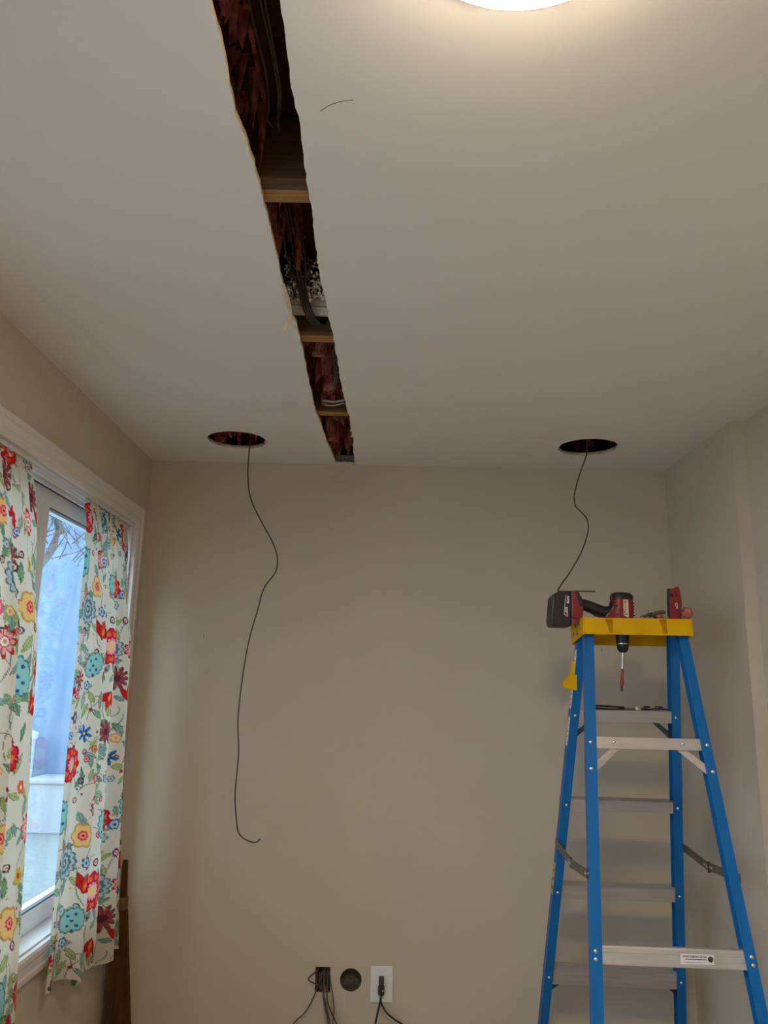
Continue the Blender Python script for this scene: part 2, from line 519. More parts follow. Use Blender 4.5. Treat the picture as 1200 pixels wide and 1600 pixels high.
def casing(name, a, b, outward, mitre_a, mitre_b):
    mb = MB()
    rings = []
    a, b, outward = Vector(a), Vector(b), Vector(outward)
    d = (b - a).normalized()
    for base, sgn, mt in ((a, -1, mitre_a), (b, 1, mitre_b)):
        rings.append([base + outward * q[0] + d * sgn * (q[0] if mt else 0) + Vector((q[1], 0, 0)) for q in prof])
    mb.loft(rings)
    return struct(mb.build(name, 'trim'))


casing('trim_1', (XL, WY0, WZ1), (XL, WY1, WZ1), (0, 0, 1), True, True)
casing('trim_2', (XL, WY1, WZ0), (XL, WY1, WZ1), (0, 1, 0), True, True)
casing('trim_3', (XL, WY0, WZ0), (XL, WY1, WZ0), (0, 0, -1), True, True)
casing('trim_4', (XL, WY0, WZ0), (XL, WY0, WZ1), (0, -1, 0), True, True)

# window unit: frame, sashes, panes
win = struct(MB().box(XL - .150, XL - .135, WY0 - .02, WY1 + .02, WZ0 - .02, WZ0 + .005).build('window_1', 'vinyl'))
JT = .012
MB().box(XL - .13, XL - .001, WY0, WY1, WZ1 - JT, WZ1).build('head_jamb', 'vinyl', win)
MB().box(XL - .13, XL - .001, WY0, WY1, WZ0, WZ0 + .006).build('sill', 'vinyl', win)
MB().box(XL - .13, XL - .001, WY1 - JT, WY1, WZ0 + .006, WZ1 - JT).build('side_jamb', 'vinyl', win)
MB().box(XL - .13, XL - .001, WY0, WY0 + JT, WZ0 + .006, WZ1 - JT).build('side_jamb', 'vinyl', win)
MB().box(XL - .055, XL - .045, WY0 + JT, WY1 - JT, WZ1 - JT - .014, WZ1 - JT).build('head_stop', 'vinyl', win)
MB().box(XL - .085, XL - .070, WY0 + JT, WY1 - JT, WZ1 - JT - .010, WZ1 - JT).build('head_stop', 'gasket', win)
sash_edges = [-1.778, -1.08, -.385, .31, 1.005, 1.70, 2.385, 3.083]  # unseen sashes on the camera side are added for extra daylight
xs0, xs1 = XL - .125, XL - .070
for i in range(len(sash_edges) - 1):
    y0, y1 = sash_edges[i] + .004, sash_edges[i + 1] - .004
    z0, z1 = WZ0 + .008, WZ1 - JT - .002
    fw, fh = .075, .060
    s = MB()
    s.box(xs0, xs1, y0, y0 + fw, z0, z1).box(xs0, xs1, y1 - fw, y1, z0, z1).box(xs0, xs1, y0 + fw, y1 - fw, z1 - fh, z1).box(xs0, xs1, y0 + fw, y1 - fw, z0, z0 + fh)
    so = s.build('sash', 'vinyl', win)
    g = MB()
    e = .006
    g.box(xs1 - .02, xs1 - .004, y0 + fw, y0 + fw + e, z0 + fh, z1 - fh).box(xs1 - .02, xs1 - .004, y1 - fw - e, y1 - fw, z0 + fh, z1 - fh)
    g.box(xs1 - .02, xs1 - .004, y0 + fw + e, y1 - fw - e, z0 + fh, z0 + fh + e).box(xs1 - .02, xs1 - .004, y0 + fw + e, y1 - fw - e, z1 - fh - e, z1 - fh)
    g.build('glazing_bead', 'gasket', so)
    MB().box(xs1 - .028, xs1 - .024, y0 + fw - .004, y1 - fw + .004, z0 + fh - .004, z1 - fh + .004).build('pane', 'glass', so)

# ------------------------------------------------------------------ outside the window
struct(MB().box(-30, -1.6, -8, 30, -.62, -.5).build('garden_ground', 'grass'))
hs = empty('neighbour_house', (-6.5, 11.5, -.5), 'pale blue neighbouring house seen through the window', 'house')
MB().box(-10.5, -3.9, 11.37, 16.0, -.5, 4.44).build('wall', 'siding', hs)
MB().prism([(10.9, 4.35), (13.7, 6.3), (16.5, 4.35), (16.5, 4.44), (13.7, 6.42), (10.9, 4.44)], 'x', -10.8, -3.6).build('roof', 'roof', hs)
bx_ = empty('storage_chest', (-4.35, 11.0, -.5), 'low white panel chest against the pale blue house', 'chest')
MB().box(-4.64, -3.95, 10.80, 11.30, -.5, .12).build('body', 'binwhite', bx_, bevel=.02)
MB().box(-4.67, -3.92, 10.77, 11.32, .12, .19).build('lid', 'binwhite', bx_, bevel=.02)


def bare_tree(name, base, segs, label):
    t = empty(name, base, label, 'tree', 'bare trees outside the window')
    for i, (pts, r0, r1, nm) in enumerate(segs):
        MB().tube(pts, lambda s_, a=r0, b=r1: a + (b - a) * s_, 10, 5).build(nm, 'bark', t, smooth=True)
    return t


rs = random.Random(3)


def twigs(p0, n, length, spread):
    res = []
    for i in range(n):
        a = Vector(p0) + Vector((rs.uniform(-.3, .3), rs.uniform(-.2, .2), rs.uniform(-.3, .5)))
        d = Vector((rs.uniform(-1, 1) * spread, rs.uniform(-.3, .3), rs.uniform(.3, 1)))
        res.append(([a, a + d * length * .5 + Vector((rs.uniform(-.1, .1), 0, 0)), a + d * length], .006, .0015, 'twig'))
    return res


bare_tree('bare_tree', (-3.36, 7.3, -.5),
          [([(-3.46, 7.3, -.55), (-3.45, 7.3, .6), (-3.44, 7.3, 1.7), (-3.40, 7.3, 2.25)], .12, .07, 'trunk'),
           ([(-3.41, 7.3, 2.2), (-3.30, 7.3, 2.5), (-3.16, 7.3, 2.75), (-3.12, 7.3, 3.3)], .055, .018, 'branch'),
           ([(-3.41, 7.3, 2.2), (-3.44, 7.3, 2.7), (-3.30, 7.3, 3.1), (-3.34, 7.3, 3.6)], .045, .018, 'branch'),
           ([(-3.10, 7.3, 2.85), (-3.2, 7.3, 3.1), (-3.05, 7.3, 3.4)], .03, .012, 'branch')]
          + twigs((-3.15, 7.3, 2.85), 60, .45, .9), 'grey bare tree trunk close to the left side of the window pane')
bare_tree('bare_tree', (-2.3, 8.7, -.5),
          [([(-2.30, 8.7, -.55), (-2.35, 8.7, 1.2), (-2.42, 8.7, 2.8)], .10, .06, 'trunk'),
           ([(-2.42, 8.7, 2.8), (-2.9, 8.7, 3.15), (-3.3, 8.7, 3.35)], .04, .010, 'branch'),
           ([(-2.42, 8.7, 2.8), (-2.7, 8.7, 3.5), (-3.1, 8.7, 3.8)], .04, .010, 'branch')]
          + twigs((-3.15, 8.7, 3.15), 50, .5, .9), 'bare tree whose twigs cross the top of the window pane')
po = MB().lathe([(.16, 0), (.16, .1), (.14, .14), (.14, 1.15), (.17, 1.2), (.17, 1.26), (.02, 1.32)], (-4.86, 11.0, -.5), 'z', 16).build('garden_post', 'postblue', smooth=True)
tag(base_origin(po), 'grey blue post beside the white chest outside the window', 'post')


# ------------------------------------------------------------------ curtains with a floral print
def paint_tile():
    W, H = 480, 620         # millimetres
    Y, X = np.mgrid[0:H, 0:W].astype(float)
    img = np.empty((H, W, 3))
    img[:] = srgb(209, 204, 188)[:3]
    rg = random.Random(11)

    def loc(cx, cy, rot=0.0):
        dx = (X - cx + W / 2) % W - W / 2
        dy = (Y - cy + H / 2) % H - H / 2
        c, s = math.cos(rot), math.sin(rot)
        return dx * c + dy * s, -dx * s + dy * c

    def put(mask, col):
        img[mask] = srgb(*col)[:3]

    def polar(cx, cy, rot=0.0):
        u, v = loc(cx, cy, rot)
        return np.hypot(u, v), np.arctan2(v, u)

    def leaf(cx, cy, L, w, rot, col, rib):
        u, v = loc(cx, cy, rot)
        t = np.clip(np.abs(u) / L, 0, 1)
        prof_ = w * (1 - t ** 1.6)
        put((np.abs(u) < L) & (np.abs(v) < prof_), rib)
        put((np.abs(u) < L * .92) & (np.abs(v) < prof_ - 1.6), col)
        put((np.abs(u) < L * .75) & (np.abs(v) < .8), rib)

    def vine(cx, cy, L, amp, rot, col, wid=1.1):
        u, v = loc(cx, cy, rot)
        put((np.abs(u) < L) & (np.abs(v - amp * np.sin(u / L * 2.6)) < wid), col)

    def scallop(cx, cy, r, n, amp, col, rot=0.0, sy=1.0):
        u, v = loc(cx, cy, rot)
        v = v / sy
        d = np.hypot(u, v)
        a = np.arctan2(v, u)
        put(d < r * (1 - amp + amp * np.abs(np.cos(a * n / 2))), col)

    def ring(cx, cy, r0, r1, col):
        d, a = polar(cx, cy)
        put((d > r0) & (d < r1), col)

    def disc(cx, cy, r, col):
        d, a = polar(cx, cy)
        put(d < r, col)

    def big_red(cx, cy, s=1.0, rot=0.0):
        scallop(cx, cy, 46 * s, 9, .16, (150, 24, 48), rot)
        scallop(cx, cy, 42 * s, 9, .18, (206, 44, 52), rot)
        d, a = polar(cx, cy, rot)
        put((d < 36 * s) & (d > 24 * s) & (np.abs(np.sin(a * 4.5)) > .55), (226, 110, 66))
        scallop(cx, cy, 27 * s, 12, .2, (176, 30, 72), rot)
        scallop(cx, cy, 21 * s, 12, .25, (232, 150, 160), rot)
        disc(cx, cy, 13 * s, (222, 190, 132))

    def daisy(cx, cy, s=1.0, c1=(172, 44, 44), c2=(228, 156, 150), n=8):
        d, a = polar(cx, cy)
        put((d < 33 * s * (.45 + .55 * np.abs(np.cos(a * n / 2)))), c1)
        put((d < 27 * s * (.4 + .5 * np.abs(np.cos(a * n / 2)))), c2)
        disc(cx, cy, 12 * s, c1)
        disc(cx, cy, 9.5 * s, (235, 220, 205))
        disc(cx, cy, 5 * s, (196, 140, 130))

    def star(cx, cy, s, c1, c2, n=6):
        d, a = polar(cx, cy, .3)
        put(d < 24 * s * (.3 + .7 * np.abs(np.cos(a * n / 2)) ** 1.6), c1)
        put(d < 12 * s * (.3 + .7 * np.abs(np.cos(a * n / 2)) ** 1.6), c2)
        disc(cx, cy, 3.6 * s, (232, 180, 60))

    def ochre(cx, cy, s=1.0):
        scallop(cx, cy, 32 * s, 6, .2, (182, 140, 72))
        scallop(cx, cy, 28 * s, 6, .24, (224, 184, 116))
        scallop(cx, cy, 13 * s, 7, .2, (206, 60, 84))
        scallop(cx, cy, 8 * s, 7, .2, (234, 150, 120))
        disc(cx, cy, 3.5 * s, (150, 30, 60))

    def teal_spots(cx, cy, s=1.0, rot=0.0):
        scallop(cx, cy, 34 * s, 14, .14, (62, 128, 124), rot, 1.35)
        scallop(cx, cy, 30 * s, 14, .14, (138, 190, 182), rot, 1.35)
        for q in ((-10, -12), (9, -18), (0, 2), (-11, 16), (11, 14), (1, 30)):
            disc(cx + q[0] * s, cy + q[1] * s, 4.2 * s, (34, 84, 138))

    def rosette(cx, cy, s=1.0):
        scallop(cx, cy, 44 * s, 13, .2, (76, 104, 112))
        scallop(cx, cy, 39 * s, 13, .2, (168, 186, 184))
        scallop(cx, cy, 29 * s, 11, .18, (82, 112, 122))
        scallop(cx, cy, 20 * s, 9, .18, (162, 182, 180))
        scallop(cx, cy, 12 * s, 8, .2, (64, 92, 104))
        disc(cx, cy, 5 * s, (214, 206, 170))

    def lily(cx, cy, s=1.0, rot=0.0):
        for k, (dr, c) in enumerate(((-.7, (196, 40, 40)), (0, (216, 62, 44)), (.7, (190, 34, 44)))):
            leaf(cx + math.cos(rot + dr) * 20 * s, cy + math.sin(rot + dr) * 20 * s, 27 * s, 11 * s, rot + dr, c, (140, 20, 36))
        leaf(cx + math.cos(rot) * 12 * s, cy + math.sin(rot) * 12 * s, 14 * s, 5 * s, rot, (238, 160, 70), (216, 110, 60))

    def spiky(cx, cy, s=1.0):
        d, a = polar(cx, cy)
        put(d < 40 * s * (.45 + .55 * np.abs(np.cos(a * 5.5)) ** .8), (118, 62, 66))
        put(d < 30 * s * (.4 + .6 * np.abs(np.cos(a * 5.5 + .4))), (150, 74, 76))
        put(d < 14 * s * (.5 + .5 * np.abs(np.cos(a * 4))), (92, 44, 56))

    def rings(cx, cy, s=1.0, c=(108, 52, 84)):
        ring(cx, cy, 6.5 * s, 11 * s, c)
        disc(cx, cy, 3.2 * s, (196, 90, 100))

    greens = [((150, 176, 140), (96, 128, 98)), ((134, 164, 148), (82, 116, 108)), ((168, 178, 122), (110, 122, 66)), ((122, 148, 116), (72, 98, 74))]
    # vines and leaves first
    for i in range(44):
        vine(rg.uniform(0, W), rg.uniform(0, H), rg.uniform(30, 75), rg.uniform(8, 22), rg.uniform(0, math.pi), rg.choice([(104, 128, 100), (92, 112, 96), (120, 120, 84), (70, 74, 88)]))
    for i in range(170):
        g_ = rg.choice(greens)
        leaf(rg.uniform(0, W), rg.uniform(0, H), rg.uniform(14, 26), rg.uniform(6, 10), rg.uniform(0, math.pi), g_[0], g_[1])
    for i in range(34):
        rings(rg.uniform(0, W), rg.uniform(0, H), rg.uniform(.6, 1.0), rg.choice([(108, 52, 84), (150, 44, 60), (70, 44, 40), (52, 60, 96)]))
    for i in range(34):
        disc(rg.uniform(0, W), rg.uniform(0, H), rg.uniform(2.5, 5), rg.choice([(190, 40, 50), (40, 90, 150), (200, 150, 70), (120, 60, 80)]))
    for i in range(46):
        fx, fy, fr_ = rg.uniform(0, W), rg.uniform(0, H), rg.uniform(8, 15)
        c1, c2 = rg.choice([((150, 40, 60), (224, 150, 150)), ((52, 84, 136), (170, 190, 206)), ((196, 150, 84), (226, 196, 140)), ((96, 120, 124), (176, 192, 188)), ((128, 60, 92), (214, 160, 176)), ((170, 60, 44), (226, 140, 96))])
        scallop(fx, fy, fr_, rg.choice([5, 6, 7]), .28, c1)
        scallop(fx, fy, fr_ * .72, 6, .25, c2)
        disc(fx, fy, fr_ * .25, c1)
    big_red(66, 92); big_red(296, 418, 1.08, .5); big_red(430, 250, .8, .2)
    daisy(188, 196); daisy(404, 560, .9, (182, 60, 60), (236, 176, 160)); daisy(18, 420, .8, (160, 36, 50), (226, 150, 150), 7)
    rosette(236, 70); rosette(90, 330, .95); rosette(440, 420, .8)
    ochre(140, 268); ochre(356, 120, 1.1); ochre(208, 560, .95)
    teal_spots(36, 214, .95, .3); teal_spots(330, 260, 1.0, -.4); teal_spots(130, 470, .85, .9)
    lily(150, 400, 1.05, -1.2); lily(380, 330, 1.0, -.8); lily(306, 540, 1.0, 1.9); lily(20, 560, 1.0, -1.6)
    star(256, 330, 1.15, (44, 98, 158), (28, 60, 120)); star(120, 20, 1.0, (44, 104, 162), (30, 62, 120)); star(452, 90, 1.0, (38, 104, 140), (26, 70, 110)); star(70, 505, 1.0, (160, 34, 46), (190, 70, 70), 8)
    spiky(250, 480, .95); spiky(460, 500, .85); spiky(300, 20, .75)
    scallop(170, 130, 16, 6, .25, (214, 90, 110)); disc(170, 130, 6, (236, 200, 190))
    scallop(380, 30, 18, 5, .3, (206, 168, 60)); disc(380, 30, 6, (150, 60, 50))
    scallop(60, 600, 16, 6, .25, (86, 74, 116)); disc(60, 600, 6, (190, 180, 200))
    scallop(360, 480, 15, 6, .25, (216, 96, 70)); disc(360, 480, 5, (240, 210, 160))
    return img


TILE = paint_tile()


def curtain(name, label, ytop, ybot, nfold, flatw, hem, seed, u_off, v_off, res=.0026, scale=1.0, pinch=(0, 0)):
    """ytop=(y0,y1) at the rod, ybot=(y0,y1) at the hem"""
    rr = random.Random(seed)
    ztop, zbot = 2.112, hem
    nu = int(flatw / res)
    nv = int((ztop - zbot) / res)
    s = np.linspace(0, 1, nu + 1)[None, :]
    t = np.linspace(0, 1, nv + 1)[:, None]
    ph = [rr.uniform(0, 6.28) for _ in range(6)]
    rel = np.clip((t - .02) / .28, 0, 1)
    rel = rel * rel * (3 - 2 * rel)
    sag = rel * (1 - t) ** .8
    yl = ytop[0] + (ybot[0] - ytop[0]) * t ** .9 - pinch[0] * sag
    yr = ytop[1] + (ybot[1] - ytop[1]) * t ** .9 - pinch[1] * sag
    sw = s + .020 * np.sin(2 * math.pi * nfold * s + ph[0] + 1.0) * rel
    y = yl + (yr - yl) * sw
    big = np.sin(2 * math.pi * nfold * s + ph[0] + .5 * np.sin(3 * s + ph[1])) + .35 * np.sin(2 * math.pi * nfold * 1.7 * s + ph[2] + 1.2 * t)
    small = np.sin(2 * math.pi * nfold * 2.6 * s + ph[3]) + .4 * np.sin(2 * math.pi * nfold * 4.3 * s + ph[4])
    xb = -1.036 + .066 * np.clip(t / .30, 0, 1) ** .8 + .010 * t
    amp = .006 + .016 * rel + .008 * t
    x = xb + amp * big * rel + .0055 * small * (1 - rel) + .0015 * small * t
    z = ztop + (zbot - ztop) * t + .010 * np.sin(2 * math.pi * nfold * .8 * s + ph[5]) * t ** 4 * 1.5 + .045 * (1 - s) ** 2 * t ** 3
    # ruffle above the rod pocket
    z = z + .004 * np.sin(2 * math.pi * nfold * 3.1 * s + ph[1]) * np.clip(1 - t / .03, 0, 1)
    x = x - .004 * np.exp(-((t - .020) / .004) ** 2)
    # side hems curl back a little
    x = x - .010 * np.exp(-(s / .012) ** 2) * rel + 0.004 * np.exp(-((1 - s) / .012) ** 2) * rel
    if pinch[1]:
        x = x - .042 * s ** 5 * sag - .012 * s ** 5 * (1 - rel)
    y = y + 0 * t
    co = np.stack([x, y, z], -1).reshape(-1, 3)
    c0 = np.array([xb[-1, 0], float((ybot[0] + ybot[1]) / 2), float(zbot)])
    idx = np.arange((nu + 1) * (nv + 1)).reshape(nv + 1, nu + 1)
    q = np.stack([idx[:-1, :-1], idx[1:, :-1], idx[1:, 1:], idx[:-1, 1:]], -1).reshape(-1, 4)
    me = bpy.data.meshes.new(name)
    me.vertices.add(len(co))
    me.vertices.foreach_set('co', (co - c0).ravel())
    me.loops.add(q.size)
    me.loops.foreach_set('vertex_index', q.ravel())
    me.polygons.add(len(q))
    me.polygons.foreach_set('loop_start', np.arange(0, q.size, 4))
    me.polygons.foreach_set('loop_total', np.full(len(q), 4))
    me.polygons.foreach_set('use_smooth', np.ones(len(q), dtype=bool))
    me.update()
    me.validate()
    # print, sampled along the cloth
    H, W = TILE.shape[:2]
    px = ((s * flatw * 1000 * scale + u_off) + 0 * t) % W
    py = ((t * (ztop - zbot) * 1000 * scale + v_off) + 0 * s) % H
    c = TILE[py.astype(int) % H, px.astype(int) % W].reshape(-1, 3)
    c = np.concatenate([c, np.ones((len(c), 1))], 1)
    at_ = me.color_attributes.new('print', 'FLOAT_COLOR', 'POINT')
    at_.data.foreach_set('color', c.astype(np.float32).ravel())
    o = link_mesh(name, me, None, [M['floral']])
    o.location = Vector(c0)
    return tag(o, label, 'curtain', 'floral curtains on the window')


curtain('curtain', 'floral curtain hanging at the far side of the window beside the room corner', (2.600, 3.064), (2.570, 3.125), 3.4, .80, .545, 5, 40, 40, .0026, .76, (.045, .055))
curtain('curtain', 'floral curtain at the left picture edge, on the near side of the bare pane', (1.60, 2.165), (1.66, 2.330), 4.4, 1.0, .50, 9, 205, 420, .0030, .76)
rod = empty('curtain_rod', (-1.036, 1.7, 2.098), 'thin white tension rod across the top of the window', 'curtain rod')
MB().tube([(-1.036, WY0 + JT + .012, 2.098), (-1.036, WY1 - JT - .012, 2.098)], .0045, 10).build('rod_tube', 'trim', rod, smooth=True)
for y_ in (WY0 + JT, WY1 - JT - .012):
    MB().lathe([(.009, 0), (.009, .009), (.005, .012)] if y_ < 0 else [(.005, 0), (.009, .003), (.009, .012)], (-1.036, y_, 2.098), 'y', 12).build('end_cap', 'trim', rod, smooth=True)

# ------------------------------------------------------------------ brown board in the corner
bd = empty('wooden_board', (-.95, 3.20, 0), 'dark brown wooden board standing in the corner under the curtain', 'board')
MB().loft([[(-.998, 3.188, 0), (-.872, 3.188, 0), (-.872, 3.212, 0), (-.998, 3.212, 0)], [(-1.003, 3.200, .645), (-.953, 3.200, .645), (-.953, 3.224, .645), (-1.003, 3.224, .645)]]).build('plank', 'brownwood', bd)
MB().loft([[(-.990, 3.226, .30), (-.940, 3.226, .30), (-.940, 3.240, .30), (-.990, 3.240, .30)], [(-.992, 3.236, .815), (-.976, 3.236, .815), (-.976, 3.248, .815), (-.992, 3.248, .815)]]).build('narrow_strip', 'brownwood', bd)
MB().box(-1.003, -.955, 3.192, 3.226, .646, .690).build('end_block', 'brownwood2', bd, bevel=.003)

# ------------------------------------------------------------------ ceiling lamp
lamp = empty('ceiling_lamp', (.156, .712, ZC), 'round white glowing flush ceiling lamp at the top of the picture', 'lamp')
MB().lathe([(.168, 0), (.174, -.004), (.1755, -.027), (.172, -.030), (.05, -.030)], (.156, .712, ZC), 'z', 48).build('base_ring', 'trim', lamp, smooth=True)
dm = [(.1715, -.0305)]
for k in range(1, 9):
    a = k / 8 * math.pi / 2
    dm.append((.1705 * math.cos(a) + .001, -.0305 - .028 * math.sin(a)))
MB().lathe(dm, (.156, .712, ZC), 'z', 64).build('diffuser', 'lamp', lamp, smooth=True)


# ------------------------------------------------------------------ inside the ceiling: insulation, duct, cables
def batt(name, label, x0, x1, y0, y1, zlo, zhi, seed, thresh=0.0, step=.007, fray=1.0):
    nx_, ny_ = int((x1 - x0) / step), int((y1 - y0) / step)
    vs_, fs = [], []
    off = Vector((seed * 7.3, seed * 3.1, seed))
    for j in range(ny_ + 1):
        for i in range(nx_ + 1):
            x_, y_ = x0 + (x1 - x0) * i / nx_, y0 + (y1 - y0) * j / ny_
            q = Vector((x_, y_, 0)) * 19 + off
            h = noise.noise(q) + .6 * noise.noise(q * 2.3) + .5 * noise.noise(q * 5.1) * fray
            h2 = .5 * noise.noise(q * 11)
            k = max(0.0, min(1.0, .5 + (h - thresh) * 1.9))
            edge = min(i, nx_ - i, j, ny_ - j) / 2.0
            z_ = zlo + (zhi - zlo) * k + h2 * .02
            z_ = max(zlo - .01, min(zhi, z_)) if edge > 0 else zhi
            vs_.append((x_ + .004 * noise.noise(q * 9), y_ + .004 * noise.noise(q * 9 + off), z_))
    n0 = len(vs_)
    for j in range(ny_ + 1):
        for i in range(nx_ + 1):
            vs_.append((x0 + (x1 - x0) * i / nx_, y0 + (y1 - y0) * j / ny_, zhi + .003))
    w_ = nx_ + 1
    for j in range(ny_):
        for i in range(nx_):
            a = j * w_ + i
            if 0 < i < nx_ - 1 and 0 < j < ny_ - 1 and min(vs_[c_][2] for c_ in (a, a + 1, a + w_, a + w_ + 1)) > zhi - .006:
                continue            # torn right through
            fs.append((a, a + w_, a + w_ + 1, a + 1))
            fs.append((n0 + a, n0 + a + 1, n0 + a + w_ + 1, n0 + a + w_))
    rim = [i for i in range(w_)] + [j * w_ + nx_ for j in range(1, ny_ + 1)] + [ny_ * w_ + i for i in range(nx_ - 1, -1, -1)] + [j * w_ for j in range(ny_ - 1, 0, -1)]
    for a, b in zip(rim, rim[1:] + rim[:1]):
        fs.append((a, b, n0 + b, n0 + a))
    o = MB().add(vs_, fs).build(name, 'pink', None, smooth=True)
    return tag(base_origin(o), label, 'insulation', 'pink insulation above the ceiling')


zt = ZD - .006
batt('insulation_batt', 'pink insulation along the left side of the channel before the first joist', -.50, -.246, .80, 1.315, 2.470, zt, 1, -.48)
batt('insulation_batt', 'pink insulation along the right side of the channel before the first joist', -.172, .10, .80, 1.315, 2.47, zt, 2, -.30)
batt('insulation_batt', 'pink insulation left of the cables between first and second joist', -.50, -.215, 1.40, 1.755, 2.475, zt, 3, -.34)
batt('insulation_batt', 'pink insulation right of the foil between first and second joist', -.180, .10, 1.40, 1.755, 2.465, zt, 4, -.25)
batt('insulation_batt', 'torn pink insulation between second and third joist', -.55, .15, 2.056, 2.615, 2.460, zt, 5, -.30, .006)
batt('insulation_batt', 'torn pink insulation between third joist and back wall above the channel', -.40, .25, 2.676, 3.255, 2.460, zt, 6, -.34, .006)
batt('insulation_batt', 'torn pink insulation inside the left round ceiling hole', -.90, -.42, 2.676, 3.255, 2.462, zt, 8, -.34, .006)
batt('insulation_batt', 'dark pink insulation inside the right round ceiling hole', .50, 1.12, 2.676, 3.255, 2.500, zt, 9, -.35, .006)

duct = empty('duct_pipe', (-.2, 1.955, 2.48), 'white wrapped duct pipe crossing the channel before the second joist', 'pipe')
mb = MB()
mb.tube([(-.60, 1.942, 2.522), (-.30, 1.943, 2.522), (-.10, 1.946, 2.519), (.20, 1.948, 2.516)], .037, 18, 4)
mb.build('wrap', 'ductwhite', duct, smooth=True)
for k in range(4):
    MB().tube([(-.275 + k * .006, 1.914 + k * .010, 2.496 - k * .0035), (-.20, 1.916 + k * .010, 2.4935 - k * .0032), (-.13 - k * .005, 1.920 + k * .010, 2.4905 - k * .0025)], .0016, 6, 4).build('wrinkle', 'strap', duct)
# torn foil facing above/before the pipe
mb = MB()
vs_, fs = [], []
nx_, ny_ = 34, 34
for j in range(ny_ + 1):
    for i in range(nx_ + 1):
        x_, y_ = -.275 + .155 * i / nx_, 1.765 + .130 * j / ny_
        q = Vector((x_ * 60, y_ * 60, 2.2))
        vs_.append((x_, y_, 2.562 - .060 * (j / ny_) ** 1.3 + .009 * noise.noise(q) + .008 * noise.noise(q * 2.7)))
for j in range(ny_):
    for i in range(nx_):
        if noise.noise(Vector((i * .45, j * .45, 9))) + .5 * noise.noise(Vector((i * .9, j * .9, 3))) < -.42 + .95 * (j / ny_):
            a = j * (nx_ + 1) + i
            fs.append((a, a + 1, a + nx_ + 2, a + nx_ + 1))
mb.add(vs_, fs)
fo = mb.build('foil_facing', 'foil', duct)
sm = fo.modifiers.new('thickness', 'SOLIDIFY')
sm.thickness = .0012

cab = empty('ceiling_cable', (-.22, .95, 2.56), 'grey cable loop hanging in the channel nearest the picture top', 'cable', 'cables in the ceiling channel')
MB().tube([(-.236, .72, 2.575), (-.234, .95, 2.560), (-.232, 1.06, 2.552), (-.226, 1.150, 2.545), (-.232, 1.235, 2.548), (-.242, 1.285, 2.556), (-.236, 1.312, 2.56)], .0019, 8, 6).build('sheath', 'cablegrey', cab, smooth=True)
cab = empty('ceiling_cable', (-.21, .95, 2.56), 'grey cable pair beside the loop nearest the picture top', 'cable', 'cables in the ceiling channel')
for dx in (0, .008):
    MB().tube([(-.205 + dx, .70, 2.578), (-.216 + dx, .98, 2.562), (-.211 + dx * .6, 1.100, 2.552), (-.210 + dx * .5, 1.200, 2.546), (-.222 + dx * .4, 1.275, 2.55), (-.224, 1.316, 2.556)], .0019, 8, 6).build('sheath', 'cablegrey', cab, smooth=True)
ends = [(-.214, 0), (-.206, .004), (-.198, .002), (-.192, .006)]
starts = [-.250, -.236, -.228, -.216]
names = ['leftmost dark cable of the bundle running over the white pipe', 'second dark cable from the left in the bundle over the pipe', 'third dark cable from the left in the bundle over the pipe', 'rightmost dark cable of the bundle running over the white pipe']
for k in range(4):
    x0 = starts[k]
    o = MB().tube([(x0, 1.399, 2.552), (x0 - .004, 1.56, 2.548), (x0 - .008 + .004 * k, 1.72, 2.530), (-.238 + .006 * k, 1.84, 2.502), (-.230 + .007 * k, 1.91, 2.478 - .001 * k), (-.216 + .007 * k, 1.962, 2.4705), (-.200 + .006 * k, 1.980, 2.474), (-.190 + .005 * k, 1.988, 2.492)], .0030, 8, 7).build('ceiling_cable', 'cable', None, smooth=True)
    tag(base_origin(o), names[k], 'cable', 'cables in the ceiling channel')
for k, nm in enumerate(('dark cable curving down between second and third joist, inner one', 'dark cable curving down between second and third joist, outer one')):
    o = MB().tube([(-.178 + .006 * k, 2.058, 2.515), (-.170 + .006 * k, 2.20, 2.488), (-.174 + .007 * k, 2.36, 2.470), (-.196 + .008 * k, 2.47, 2.468), (-.214 + .008 * k, 2.53, 2.480)], .0022, 8, 6).build('ceiling_cable', 'cablegrey', None, smooth=True)
    tag(base_origin(o), nm, 'cable', 'cables in the ceiling channel')
o = MB().tube([(-.225, 2.560, 2.470), (-.19, 2.552, 2.462), (-.150, 2.545, 2.468)], .0035, 8, 6).build('ceiling_cable', 'strap', None, smooth=True)
tag(base_origin(o), 'upper short white cable crossing the channel before the third joist', 'cable', 'cables in the ceiling channel')
o = MB().tube([(-.232, 2.605, 2.470), (-.19, 2.588, 2.462), (-.150, 2.575, 2.470)], .0028, 8, 6).build('ceiling_cable', 'strap', None, smooth=True)
tag(base_origin(o), 'lower short white cable crossing the channel before the third joist', 'cable', 'cables in the ceiling channel')

